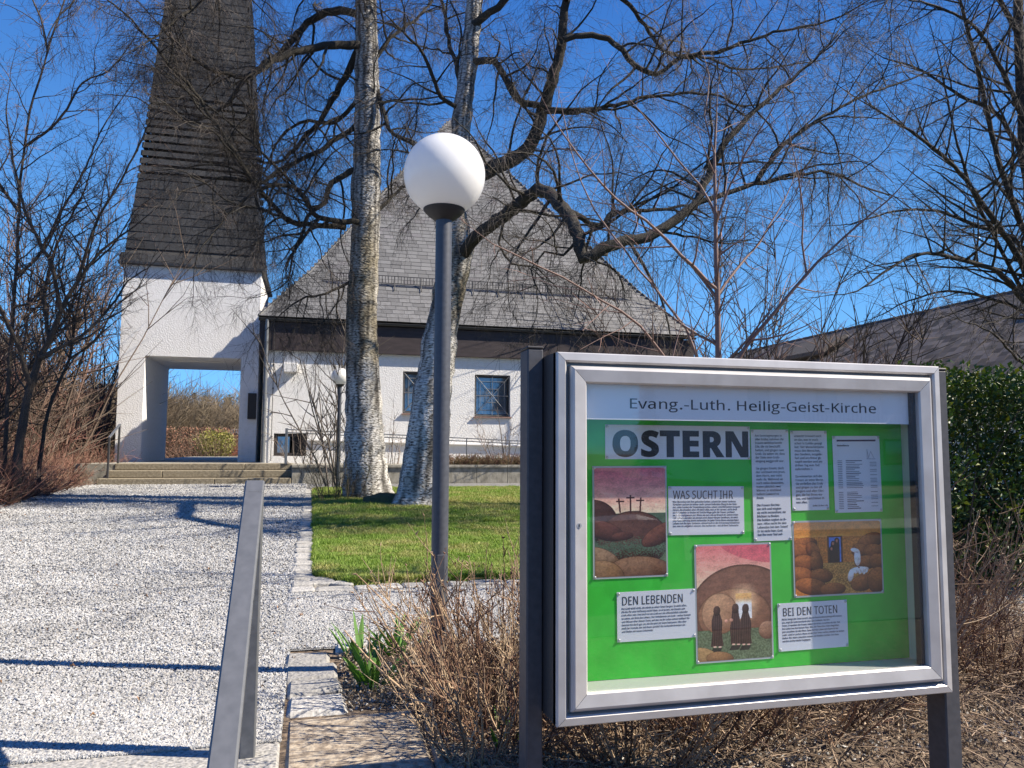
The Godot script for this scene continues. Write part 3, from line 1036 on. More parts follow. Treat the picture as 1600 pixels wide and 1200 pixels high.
func mitred(profile: Array, side: int) -> ArrayMesh:
	# one member of a frame round the board's front; profile of Vector2(inset from the outer edge, height above the front)
	var s := Shape.new()
	var m := profile.size()
	var ends := [[], []]
	for q in profile:
		var d: float = q.x
		var c := [Vector3(SIGN_X0 + d, SIGN_Y0 + d, SIGN_Z + q.y), Vector3(SIGN_X1 - d, SIGN_Y0 + d, SIGN_Z + q.y), Vector3(SIGN_X1 - d, SIGN_Y1 - d, SIGN_Z + q.y), Vector3(SIGN_X0 + d, SIGN_Y1 - d, SIGN_Z + q.y)]
		var e := [c[side], c[(side + 1) % 4]]
		var along: Vector3 = (e[1] - e[0]).normalized() * 0.0007
		ends[0].append(e[0] + along)
		ends[1].append(e[1] - along)
	for i in m - 1:
		s.quad(ends[0][i], ends[1][i], ends[1][i + 1], ends[0][i + 1])
	var mid := Vector3.ZERO
	for p in ends[0]: mid += p / m
	var mid1 := Vector3.ZERO
	for p in ends[1]: mid1 += p / m
	for i in m:
		s.tri_out(ends[0][i], ends[0][(i + 1) % m], mid, (mid + mid1) / 2.0)
		s.tri_out(ends[1][i], ends[1][(i + 1) % m], mid1, (mid + mid1) / 2.0)
	s.quad(ends[0][m - 1], ends[1][m - 1], ends[1][0], ends[0][0])
	return s.mesh()


func font(bold := false, name_ := "Droid Sans") -> SystemFont:
	var f := SystemFont.new()
	f.font_names = PackedStringArray([name_])
	f.font_weight = 700 if bold else 400
	return f


func lettering(text: String, f: Font, cap: float, mat_: Material, parent: Node, where: Vector3, stretch := 1.0, align := HORIZONTAL_ALIGNMENT_LEFT, spacing := 0.0, called := "lettering", fit := 0.0, size := 32, step := 1.0) -> MeshInstance3D:
	# cap: height of a capital; fit: width the longest line is made to have (0: as it comes)
	var tm := TextMesh.new()
	tm.text = text
	tm.font = f
	tm.font_size = size
	tm.pixel_size = cap / (size * 0.72)
	tm.depth = 0.0004
	tm.curve_step = step
	tm.horizontal_alignment = align
	tm.vertical_alignment = VERTICAL_ALIGNMENT_TOP
	tm.line_spacing = spacing
	if fit > 0.0:
		var w := tm.get_aabb().size.x
		if w > 0.0: stretch = fit / w
	var o := part(parent, called, tm, mat_, Transform3D(Basis.from_scale(Vector3(stretch, 1, 1)), where))
	return o


func sheet_of_paper(called: String, label: String, category: String, r: Array, mat_: Material, group: String, turn := 0.0, pins := true) -> Node3D:
	# r: x0, x1, y0, y1 on the green board
	var mid := Vector3((r[0] + r[1]) / 2.0, (r[2] + r[3]) / 2.0, SIGN_Z - 0.0995)
	var t := thing(called, label, category, mid, group)
	t.rotation.z = turn
	var w: float = r[1] - r[0]
	var h: float = r[3] - r[2]
	var s := Shape.new()
	s.mapped = true
	s.box(Vector3(0, 0, 0.0012), Vector3(w, h, 0.0012))
	part(t, "sheet", s.mesh(), mat_)
	if pins:
		for q in [[-1, 1], [1, 1], [-1, -1], [1, -1]]:
			var p := Shape.new()
			p.lathe([Vector2(0.0042, 0.0), Vector2(0.004, 0.0016), Vector2(0.0024, 0.003), Vector2(0.0, 0.0034)], 10)
			part(t, "drawing_pin", p.mesh(), M.pin, Transform3D(Basis(Vector3.RIGHT, PI / 2), Vector3(q[0] * (w / 2 - 0.005), q[1] * (h / 2 - 0.005), 0.0018)))
	return t


func noticeboard() -> void:
	var t := thing("noticeboard", "glazed aluminium noticeboard with green pinboard on two dark posts", "noticeboard", Vector3(1.22, 0, SIGN_Z - 0.1))
	var T := at(-t.position)
	var zb := SIGN_Z - 0.112
	# posts
	for q in [[0.570, 0.616, SIGN_Z - 0.196, SIGN_Z - 0.118, 1.280], [1.829, 1.883, SIGN_Z - 0.105, SIGN_Z - 0.028, 1.250]]:
		var post := part(t, "post", span_mesh(Vector3(q[0], -0.3, q[2]), Vector3(q[1], q[4], q[3]), 0.004), M.post_paint, T)
		part(post, "post_cap", span_mesh(Vector3(q[0] - 0.001, q[4], q[2] - 0.001), Vector3(q[1] + 0.001, q[4] + 0.008, q[3] + 0.001), 0.003), M.cabinet_side)
	# cabinet
	var c := Shape.new()
	var x0 := SIGN_X0
	var x1 := SIGN_X1
	var y0 := SIGN_Y0
	var y1 := SIGN_Y1
	var zf := SIGN_Z - 0.010
	var zr := SIGN_Z - 0.20
	c.span(Vector3(x0, y0, zr), Vector3(x0 + 0.02, y1, zf))
	c.span(Vector3(x1 - 0.02, y0, zr), Vector3(x1, y1, zf))
	c.span(Vector3(x0 + 0.02, y1 - 0.02, zr), Vector3(x1 - 0.02, y1, zf))
	c.span(Vector3(x0 + 0.02, y0, zr), Vector3(x1 - 0.02, y0 + 0.02, zf))
	c.span(Vector3(x0 + 0.02, y0 + 0.02, zr + 0.002), Vector3(x1 - 0.02, y1 - 0.02, zr + 0.02))
	part(t, "cabinet", c.mesh(), M.cabinet_side, T)
	var li := Shape.new()
	for q in [[x0 + 0.021, x0 + 0.024, y0 + 0.03, y1 - 0.03], [x1 - 0.055, x1 - 0.052, y0 + 0.03, y1 - 0.03]]:
		li.span(Vector3(q[0], q[2], zb), Vector3(q[1], q[3], SIGN_Z - 0.014))
	li.span(Vector3(x0 + 0.024, y0 + 0.072, zb), Vector3(x1 - 0.055, y0 + 0.076, SIGN_Z - 0.014))
	li.span(Vector3(x0 + 0.024, y1 - 0.06, zb), Vector3(x1 - 0.055, y1 - 0.056, SIGN_Z - 0.014))
	var lining := part(t, "lining", li.mesh(), M.cabinet_inside, T)
	part(lining, "corner_strip", span_mesh(Vector3(x1 - 0.0585, y0 + 0.077, SIGN_Z - 0.068), Vector3(x1 - 0.0551, y1 - 0.061, SIGN_Z - 0.064)), M.gap_black)
	part(lining, "vent_hole", rod_mesh(Vector3(x1 - 0.0553, 0.438, SIGN_Z - 0.045), Vector3(x1 - 0.0561, 0.438, SIGN_Z - 0.045), 0.012, 20), M.flagstone)
	part(t, "pinboard", span_mesh(Vector3(x0 + 0.025, y0 + 0.077, zb - 0.003), Vector3(x1 - 0.056, y1 - 0.061, zb + 0.012)), M.board_green, T)
	# outer frame and door, mitred at the corners
	var outer := [Vector2(0.0, -0.03), Vector2(0.0, 0.0), Vector2(0.003, 0.004), Vector2(0.021, 0.006), Vector2(0.026, 0.001), Vector2(0.0275, -0.012)]
	var door := [Vector2(0.036, -0.012), Vector2(0.036, 0.004), Vector2(0.041, 0.011), Vector2(0.046, 0.0125), Vector2(0.077, 0.0085), Vector2(0.081, 0.004), Vector2(0.081, -0.010)]
	for k in 4:
		part(t, "outer_frame", mitred(outer, k), M.aluminium, T)
	var gap := Shape.new()
	for q in [[x0 + 0.027, x0 + 0.037, y0 + 0.027, y1 - 0.027], [x1 - 0.037, x1 - 0.027, y0 + 0.027, y1 - 0.027], [x0 + 0.037, x1 - 0.037, y0 + 0.027, y0 + 0.037], [x0 + 0.037, x1 - 0.037, y1 - 0.037, y1 - 0.027]]:
		gap.span(Vector3(q[0], q[2], SIGN_Z - 0.02), Vector3(q[1], q[3], SIGN_Z - 0.013))
	part(t, "rebate", gap.mesh(), M.zinc, T)
	var dr := Node3D.new()
	dr.name = "door"
	dr.transform = T
	t.add_child(dr, true)
	for k in 4:
		part(dr, "door_frame", mitred(door, k), M.aluminium)
	part(dr, "pane", span_mesh(Vector3(x0 + 0.075, y0 + 0.075, SIGN_Z - 0.0085), Vector3(x1 - 0.075, y1 - 0.075, SIGN_Z - 0.0045)), M.glass)
	var seal := Shape.new()
	seal.span(Vector3(x1 - 0.0930, y0 + 0.079, SIGN_Z - 0.030), Vector3(x1 - 0.0780, y1 - 0.079, SIGN_Z - 0.0102))
	part(dr, "seal", seal.mesh(), M.gap_black)
	var lk := Shape.new()
	lk.rod(Vector3(0.674, 0.806, SIGN_Z + 0.010), Vector3(0.674, 0.806, SIGN_Z + 0.0125), 0.007, 20)
	part(dr, "lock", lk.mesh(), M.pin)
	var kh := Shape.new()
	kh.box(Vector3(0.674, 0.806, SIGN_Z + 0.0127), Vector3(0.002, 0.008, 0.0012))
	part(dr, "keyhole", kh.mesh(), M.gap_black)
	# header strip behind the glass
	var hd := part(t, "header_strip", span_mesh(Vector3(x0 + 0.062, 1.083, SIGN_Z - 0.027), Vector3(x1 - 0.094, 1.186, SIGN_Z - 0.024)), M.header, T)
	lettering("Evang.-Luth. Heilig-Geist-Kirche", font(), 0.0275, M.ink, hd, Vector3(0.827, 1.1500, SIGN_Z - 0.0236), 1.0, HORIZONTAL_ALIGNMENT_LEFT, 0.0, "lettering", 0.786, 48, 0.6)
	# papers pinned to the board
	var f := font()
	var fb := font(true)
	var fv := FontVariation.new()
	fv.base_font = fb
	fv.variation_embolden = 0.8
	var g := "papers pinned to the noticeboard"
	var p := sheet_of_paper("banner", "white banner reading OSTERN in heavy black capitals", "banner", [0.790, 1.242, 0.976, 1.072], M.paper, g)
	lettering("OSTERN", fv, 0.070, M.ink, p, Vector3(-0.212, 0.049, 0.0022), 1.0, HORIZONTAL_ALIGNMENT_LEFT, 0, "lettering", 0.425, 48, 0.5)
	picture("picture_print", "print of three crosses on a dark hill under a rose sky", [0.752, 0.975, 0.649, 0.957], crosses_image(), g)
	p = sheet_of_paper("text_sheet", "white sheet headed WAS SUCHT IHR above small print", "notice", [0.979, 1.218, 0.762, 0.899], M.paper, g, -0.006)
	lettering("WAS SUCHT IHR", f, 0.022, M.ink, p, Vector3(-0.106, 0.062, 0.0022), 0.82, HORIZONTAL_ALIGNMENT_LEFT, 0, "lettering", 0.19)
	lettering("Was Menschen bei ihm gefunden hatten, scheint für immer verloren.\nTrotzdem suchen sie immer mehr seinen heilenden Klang in der Stim-\nme, seine Gesten der Zuwendung Gottes, seinen entschlossenen Gang zu\ndenen, die draußen sind. Ob denn alles, was er für sie war, nicht doch\nnoch irgendwo zu finden ist? Solche Wege geht die Trauer, probiert\nauch die Sackgassen aus. Wenn sie nun, wie es Brauch ist, seinen toten\nLeib salben, wenden sie einmal noch diesen Körper berühren, als wäre\neine Beschwörung damit verbunden: In jeder Form dieses einzigartigen\nLebens auf die Spur kommen, einmal noch in die Erinnerung herüberret-\nten, was sie aufgeben müssen. Das suchen sie – mit all ihrer Sehnsucht.", f, 0.0046, M.ink_grey, p, Vector3(-0.106, 0.029, 0.0022), 1.0, HORIZONTAL_ALIGNMENT_LEFT, 0.0, "small_print", 0.212, 16, 2.0)
	p = sheet_of_paper("text_column", "long white paper strip beginning Am Sonntagmorgen beside the OSTERN banner", "notice", [1.247, 1.372, 0.740, 1.064], M.paper, g, 0.010)
	lettering("Am Sonntagmorgen in\naller Frühe, nahmen die\nFrauen wohlriechende\nÖle, die sie beschafft\nhatten, und gingen zum\nGrab. Da sahen sie, dass\nder Stein vom Grab-\neingang weggerollt war.\n\nSie gingen hinein, doch\nder Leichnam von Jesus,\ndem Herrn, war nicht\nmehr da. Während sie\nnoch ratlos dastanden,\ntraten plötzlich zwei\nMänner in strahlend\nhellem Gewand zu\nihnen.\n\nDie Frauen fürchte-\nten sich und wagten\nsie nicht anzusehen; sie\nblickten zu Boden.\nDie beiden sagten zu ih-\nnen: «Was sucht ihr den\nLebenden bei den Toten?\nEr ist nicht hier; Gott\nhat ihn vom Tod auf-", f, 0.0062, M.ink, p, Vector3(-0.050, 0.149, 0.0022), 1.0, HORIZONTAL_ALIGNMENT_LEFT, 0.8, "small_print", 0.101, 16, 1.6)
	p = sheet_of_paper("text_column", "shorter white paper strip beside the monthly schedule", "notice", [1.378, 1.503, 0.826, 1.062], M.paper, g, 0.008)
	lettering("erweckt! Erinnert euch\nan das, was er euch\nschon in Galiläa gesagt\nhat: 'Der Menschensohn\nmuss den Menschen,\nden Sündern, ausgelie-\nfert und ans Kreuz ge-\nnagelt werden und am\ndritten Tag vom Tod\nauferstehen.'»\n\nDa erinnerten sich die\nFrauen an seine Worte.\nSie verließen das Grab\nund gingen zu den elf\nJüngern und allen Übri-\ngen, die bei ihnen wa-\nren, und berichteten ih-\nnen alles.", f, 0.0062, M.ink, p, Vector3(-0.050, 0.107, 0.0022), 1.0, HORIZONTAL_ALIGNMENT_LEFT, 1.2, "small_print", 0.101, 16, 1.6)
	lettering("(Lukas 24, Vers 1-9)", f, 0.0045, M.ink, p, Vector3(0.006, -0.101, 0.0022), 1.0, HORIZONTAL_ALIGNMENT_LEFT, 0, "small_print", 0.05, 16, 1.6)
	schedule(g, f, fb)
	picture("picture_print", "print of an orange rock tomb with folded white cloth", [1.376, 1.686, 0.574, 0.796], tomb_image(), g)
	picture("picture_print", "print of three dark robed figures before a glowing doorway", [1.058, 1.304, 0.405, 0.735], women_image(), g)
	p = sheet_of_paper("text_sheet", "white sheet headed DEN LEBENDEN at the lower left", "notice", [0.822, 1.058, 0.478, 0.612], M.paper, g, 0.006)
	lettering("DEN LEBENDEN", f, 0.022, M.ink, p, Vector3(-0.105, 0.060, 0.0022), 0.82, HORIZONTAL_ALIGNMENT_LEFT, 0, "lettering", 0.182)
	lettering("Das Grab wirkt nicht, als würde es einen Toten bergen. Es steht offen.\nOb das für eine Hoffnung reicht? Nein, es ist ja leer, wir könnte sein\nGrab offen sein. Und doch ist am Grab nur ein offensichtlich Lebender\nzu sehen, ein Bote des Lebens. Der Unbekannte am Grab – woher kommt\nsein Wissen über diesen Toten, auf den sie ihr Leben setzen wollten? Sie\nkannten ihn doch gut, sie, die ihn jetzt als Toten betrauern. Was aber\nweiß der Fremde, der mit ihnen spricht? Als Suchende kommen sie –\nund finden ein neues Geheimnis.", f, 0.0048, M.ink_grey, p, Vector3(-0.105, 0.026, 0.0022), 1.0, HORIZONTAL_ALIGNMENT_LEFT, 2.2, "small_print", 0.208, 16, 2.0)
	p = sheet_of_paper("text_sheet", "white sheet headed BEI DEN TOTEN at the lower right", "notice", [1.321, 1.555, 0.424, 0.560], M.paper, g, 0.008)
	lettering("BEI DEN TOTEN", f, 0.022, M.ink, p, Vector3(-0.102, 0.060, 0.0022), 0.82, HORIZONTAL_ALIGNMENT_LEFT, 0, "lettering", 0.182)
	lettering("Nichts bringt den Toten zurück, dessen Beschreibung bringt dich keinen\nton, singt die Liedermacherin über das Leidwein. Bei den\nToten, so wussten die Frauen, haben sie nichts zu suchen als den Tod.\nDas Leben hat dort keinen Platz. Was die Toten ihre Toten begraben,\njetzt verstehen sie dies Wort. Denn hat das Leben sich Raum ist ein\nmehr: «Seid zu suchen. Wenn sie bei den Toten suchen, werden sie keinen\nfinden. Nur einen Lebenden müssen sie draußen suchen. Erst dann\nwerden sie ihm wieder begegnen.", f, 0.0048, M.ink_grey, p, Vector3(-0.104, 0.026, 0.0022), 1.0, HORIZONTAL_ALIGNMENT_LEFT, 2.2, "small_print", 0.208, 16, 2.0)


func schedule(g: String, f: Font, fb: Font) -> void:
	var p := sheet_of_paper("schedule_sheet", "printed service schedule with a dark bar across its top", "notice", [1.523, 1.690, 0.818, 1.048], M.paper, g, 0.012)
	part(p, "title_bar", box_mesh(Vector3(0.138, 0.005, 0.0004)), mat(0.06, 0.03, 0.08, 0.7), at(Vector3(0, 0.101, 0.0022)))
	lettering("Gottesdienste", fb, 0.0048, M.ink, p, Vector3(-0.069, 0.090, 0.0022), 1.0, HORIZONTAL_ALIGNMENT_LEFT, 0, "small_print", 0.042, 16, 2.0)
	var em := Shape.new()
	em.box(Vector3(0.037, 0.060, 0.0022), Vector3(0.0015, 0.028, 0.0004))
	em.box(Vector3(0.050, 0.045, 0.0022), Vector3(0.032, 0.0015, 0.0004))
	for q in [[0.037, 0.072, 0.043, 0.046], [0.050, 0.068, 0.041, 0.047], [0.050, 0.068, 0.061, 0.047]]:
		var a := Vector3(q[0], q[1], 0.0022)
		var b := Vector3(q[2], q[3], 0.0022)
		em.box((a + b) / 2.0, Vector3(0.0012, (b - a).length(), 0.0004), Basis(Vector3.BACK, atan2(b.y - a.y, b.x - a.x) - PI / 2))
	part(p, "emblem", em.mesh(), mat(0.35, 0.36, 0.42, 0.7))
	var rows := Shape.new()
	var rg := RandomNumberGenerator.new()
	rg.seed = 9
	var y := 0.040
	for k in 26:
		if k == 16: y -= 0.008
		var head := k in [0, 4, 7, 9, 13, 17, 21, 23, 25]
		rows.box(Vector3(-0.069 + 0.008, y, 0.0022), Vector3(0.016, 0.0016, 0.0003))
		var w := rg.randf_range(0.03, 0.06)
		rows.box(Vector3(-0.040 + w / 2, y, 0.0022), Vector3(w, 0.0026 if head else 0.0015, 0.0003))
		if not head: rows.box(Vector3(0.069 - 0.012, y, 0.0022), Vector3(0.024, 0.0014, 0.0003))
		y -= 0.0054
	part(p, "printed_lines", rows.mesh(), M.ink_grey, Transform3D.IDENTITY, "stuff")


func picture(called: String, label: String, r: Array, im: Image, g: String) -> void:
	var m := StandardMaterial3D.new()
	im.adjust_bcs(1.22, 1.08, 1.05)
	grain(im)
	m.albedo_texture = ImageTexture.create_from_image(im)
	m.roughness = 0.35
	var t := sheet_of_paper(called, label, "picture", r, M.pocket, g, 0.004)
	var s := Shape.new()
	s.mapped = true
	var w: float = r[1] - r[0] - 0.010
	var h: float = r[3] - r[2] - 0.010
	s.quad(Vector3(-w / 2, -h / 2, 0.0022), Vector3(w / 2, -h / 2, 0.0022), Vector3(w / 2, h / 2, 0.0022), Vector3(-w / 2, h / 2, 0.0022))
	part(t, "print", s.mesh(), m)


# ---------- the three prints (flat printed pictures) ----------

func fill(im: Image, top: Color, bottom: Color, y0: int, y1: int) -> void:
	for y in range(y0, y1):
		im.fill_rect(Rect2i(0, y, im.get_width(), 1), top.lerp(bottom, float(y - y0) / (y1 - y0)))


func blob(im: Image, cx: float, cy: float, rx: float, ry: float, light: Color, dark: Color, turn := 0.0, edge := true, noise: FastNoiseLite = null) -> void:
	var reach := maxf(rx, ry)
	var ca := cos(turn)
	var sa := sin(turn)
	for y in range(maxi(0, int(cy - reach)), mini(im.get_height(), int(cy + reach) + 1)):
		for x in range(maxi(0, int(cx - reach)), mini(im.get_width(), int(cx + reach) + 1)):
			var u := ((x - cx) * ca + (y - cy) * sa) / rx
			var w := (-(x - cx) * sa + (y - cy) * ca) / ry
			var d := u * u + w * w
			if d > 1.0: continue
			var t := clampf(0.42 + 0.42 * w + 0.2 * u + 0.25 * d, 0.0, 1.0)
			var c := light.lerp(dark, t)
			if noise: c = c.lerp(dark, clampf(noise.get_noise_2d(x * 4, y * 4) * 0.5, 0.0, 0.35))
			if edge and d > 0.90: c = c.lerp(dark.darkened(0.5), (d - 0.90) * 6.0)
			im.set_pixel(x, y, c)


func grain(im: Image) -> void:   # canvas grain and brush marks of the printed paintings
	var n := FastNoiseLite.new()
	n.seed = 17
	n.frequency = 0.11
	var b := FastNoiseLite.new()
	b.seed = 18
	b.frequency = 0.03
	for y in im.get_height():
		for x in im.get_width():
			var k := 1.0 + 0.13 * n.get_noise_2d(x, y * 1.6) + 0.16 * b.get_noise_2d(x * 0.7, y * 1.5)
			var c := im.get_pixel(x, y)
			im.set_pixel(x, y, Color(c.r * k, c.g * k, c.b * k))


func print_noise() -> FastNoiseLite:
	var n := FastNoiseLite.new()
	n.seed = 4
	n.frequency = 0.02
	return n


func crosses_image() -> Image:
	var im := Image.create(220, 308, false, Image.FORMAT_RGB8)
	var n := print_noise()
	fill(im, Color(0.66, 0.36, 0.40), Color(0.86, 0.72, 0.62), 0, 130)
	fill(im, Color(0.30, 0.36, 0.30), Color(0.36, 0.42, 0.32), 130, 308)
	blob(im, 0, 150, 70, 60, Color(0.36, 0.26, 0.24), Color(0.15, 0.10, 0.10), 0.2, true, n)
	blob(im, 118, 205, 110, 82, Color(0.40, 0.29, 0.25), Color(0.20, 0.13, 0.12), 0.0, true, n)
	for c in [[78, 88, 36, -0.10], [110, 78, 48, 0.0], [140, 86, 36, 0.08]]:
		for k in int(c[2]) + 4:
			im.fill_rect(Rect2i(int(c[0] + c[3] * -(k - c[2])) - 2, c[1] + k, 5, 1), Color(0.26, 0.15, 0.15))
		im.fill_rect(Rect2i(c[0] - 12, c[1] + 6, 25, 4), Color(0.25, 0.15, 0.15))
	for y in range(196, 256):
		for x in 220:
			if n.get_noise_2d(x * 6, y * 9) > -0.35 + 0.02 * absf(y - 226): im.set_pixel(x, y, Color(0.33, 0.40, 0.33).lerp(Color(0.20, 0.25, 0.20), clampf(n.get_noise_2d(x * 12, y * 12) + 0.4, 0, 1)))
	blob(im, 30, 178, 60, 26, Color(0.45, 0.30, 0.26), Color(0.18, 0.12, 0.11), 0.3, true, n)
	blob(im, 84, 194, 34, 12, Color(0.44, 0.30, 0.26), Color(0.18, 0.12, 0.11), -0.05, true, n)
	blob(im, 205, 190, 68, 26, Color(0.50, 0.33, 0.27), Color(0.17, 0.11, 0.10), -0.45, true, n)
	blob(im, 20, 262, 64, 34, Color(0.62, 0.52, 0.42), Color(0.24, 0.17, 0.13), 0.4, true, n)
	blob(im, 140, 292, 100, 40, Color(0.60, 0.48, 0.38), Color(0.24, 0.15, 0.12), 0.05, true, n)
	blob(im, 30, 305, 62, 44, Color(0.60, 0.48, 0.36), Color(0.26, 0.18, 0.13), 0.3, true, n)
	return im


func women_image() -> Image:
	var im := Image.create(240, 324, false, Image.FORMAT_RGB8)
	var n := print_noise()
	fill(im, Color(0.78, 0.45, 0.45), Color(0.90, 0.72, 0.60), 0, 130)
	fill(im, Color(0.42, 0.46, 0.38), Color(0.34, 0.40, 0.30), 130, 324)
	blob(im, 190, 10, 120, 36, Color(0.70, 0.32, 0.38), Color(0.74, 0.40, 0.42), 0.2, false)
	blob(im, 150, 190, 175, 135, Color(0.50, 0.37, 0.31), Color(0.33, 0.22, 0.18), 0.0, true, n)
	blob(im, 120, 200, 120, 78, Color(0.60, 0.46, 0.36), Color(0.40, 0.28, 0.22), 0.0, true, n)
	fill_rough(im, Rect2i(0, 238, 240, 86), Color(0.40, 0.45, 0.36), Color(0.28, 0.32, 0.24), n)
	for y in range(110, 250):   # glow round the doorway, as printed
		for x in range(80, 225):
			var d := Vector2(x - 150, (y - 165) * 0.8).length()
			var k := clampf(1.0 - d / 56.0, 0.0, 1.0)
			if k > 0.0 and y < 245: im.set_pixel(x, y, im.get_pixel(x, y).lerp(Color(0.95, 0.82, 0.66), k * 0.9))
	blob(im, 72, 192, 58, 58, Color(0.72, 0.58, 0.46), Color(0.50, 0.37, 0.29), 0.0, true, n)
	for y in range(138, 210):
		for x in range(124, 176):
			im.set_pixel(x, y, Color(0.93, 0.62, 0.42).lerp(Color(0.80, 0.88, 1.0), clampf((y - 150) / 30.0, 0.0, 1.0)))
	for c in [[62, 176, 24], [122, 172, 25], [155, 174, 22]]:
		for k in 26: im.fill_rect(Rect2i(c[0] - 14 - k / 3, c[1] + 112 + k / 2, 30, 1), Color(0.15, 0.16, 0.15))
		for k in 96:
			var f := k / 96.0
			var hw := int(lerpf(10.0, 15.0, minf(1.0, f * 4.0)) + 4.0 * f + 1.5 * sin(f * 9.0 + c[0]))
			for x in range(-hw, hw):
				var fold := 0.5 + 0.5 * sin(x * 0.9 + f * 5.0 + c[0])
				im.set_pixel(clampi(c[0] + x, 0, 239), c[1] + 12 + k, Color(0.33, 0.25, 0.23).lerp(Color(0.15, 0.11, 0.11), fold * 0.6 + 0.3 * f))
		blob(im, c[0], c[1] + 8, 11, 14, Color(0.36, 0.27, 0.24), Color(0.17, 0.12, 0.11), 0.1, true)
		im.fill_rect(Rect2i(c[0] - 12, c[1] + 107, 9, 4), Color(0.78, 0.62, 0.56))
		im.fill_rect(Rect2i(c[0] + 4, c[1] + 108, 9, 4), Color(0.78, 0.62, 0.56))
	blob(im, 92, 214, 6, 5, Color(0.80, 0.62, 0.54), Color(0.55, 0.40, 0.34), 0.0, false)
	blob(im, 108, 212, 6, 5, Color(0.80, 0.62, 0.54), Color(0.55, 0.40, 0.34), 0.0, false)
	blob(im, 226, 246, 30, 26, Color(0.66, 0.52, 0.42), Color(0.34, 0.24, 0.20), 0.0, true, n)
	blob(im, 20, 312, 50, 26, Color(0.68, 0.56, 0.40), Color(0.34, 0.25, 0.17), 0.3, true, n)
	blob(im, 70, 318, 44, 20, Color(0.62, 0.48, 0.34), Color(0.30, 0.2, 0.14), 0.1, true, n)
	return im


func fill_rough(im: Image, r: Rect2i, a: Color, b: Color, n: FastNoiseLite) -> void:
	for y in range(r.position.y, mini(r.end.y, im.get_height())):
		for x in range(r.position.x, mini(r.end.x, im.get_width())):
			im.set_pixel(x, y, a.lerp(b, clampf(0.5 + n.get_noise_2d(x * 6, y * 6), 0, 1)))


func tomb_image() -> Image:
	var im := Image.create(310, 222, false, Image.FORMAT_RGB8)
	var n := print_noise()
	fill_rough(im, Rect2i(0, 0, 310, 222), Color(0.74, 0.49, 0.25), Color(0.58, 0.35, 0.16), n)
	fill(im, Color(0.62, 0.42, 0.26), Color(0.80, 0.56, 0.30), 0, 46)
	fill_rough(im, Rect2i(90, 126, 160, 96), Color(0.72, 0.56, 0.32), Color(0.50, 0.34, 0.17), n)
	im.fill_rect(Rect2i(116, 44, 54, 82), Color(0.28, 0.18, 0.12))
	im.fill_rect(Rect2i(122, 48, 42, 76), Color(0.30, 0.46, 0.72))
	for c in [[136, 66, 8], [150, 58, 9], [130, 82, 8]]:
		blob(im, c[0], c[1], c[2], c[2], Color(0.16, 0.11, 0.15), Color(0.07, 0.05, 0.08), 0.0, false)
		im.fill_rect(Rect2i(c[0] - c[2], c[1], c[2] * 2, 126 - c[1]), Color(0.10, 0.08, 0.12))
		blob(im, c[0], c[1] + 1, 4, 5, Color(0.72, 0.50, 0.42), Color(0.55, 0.35, 0.3), 0.0, false)
	for q in [[36, 66, 44, 20, -0.1], [20, 90, 50, 26, 0.1], [64, 86, 30, 22, 0.9], [34, 124, 42, 26, 0.1], [76, 122, 22, 36, -0.2], [270, 64, 48, 26, -0.3], [232, 92, 30, 24, 0.1], [284, 96, 40, 24, 0.1], [252, 128, 42, 22, 0.0], [298, 128, 34, 26, 0.2], [20, 164, 50, 30, 0.2], [92, 164, 40, 22, 0.1], [56, 196, 60, 26, 0.2], [130, 206, 46, 20, 0.0], [240, 190, 46, 26, -0.2], [296, 186, 42, 42, 0.2]]:
		blob(im, q[0], q[1], q[2], q[3], Color(0.70, 0.45, 0.26), Color(0.24, 0.12, 0.08), q[4], true, n)
	blob(im, 222, 112, 12, 26, Color(0.93, 0.90, 0.86), Color(0.72, 0.68, 0.66), 0.0, false)
	blob(im, 214, 90, 16, 7, Color(0.93, 0.90, 0.86), Color(0.72, 0.68, 0.66), 0.2, false)
	blob(im, 228, 150, 34, 9, Color(0.93, 0.90, 0.86), Color(0.66, 0.62, 0.60), -0.05, false)
	for k in 7: blob(im, 204 + k * 8, 152 + (k * 5) % 9, 7, 5, Color(0.96, 0.93, 0.89), Color(0.70, 0.64, 0.60), 0.4 * k, false)
	for k in 30: blob(im, 100 + (k * 53) % 130, 136 + (k * 29) % 70, 2.5 + k % 3, 1.6, Color(0.60, 0.42, 0.22), Color(0.34, 0.21, 0.11), 0.0, false)
	blob(im, 196, 166, 10, 20, Color(0.90, 0.87, 0.83), Color(0.66, 0.62, 0.60), 0.3, false)
	return im


# ---------- courses of trunks and limbs: x, y, z, radius of each point ----------

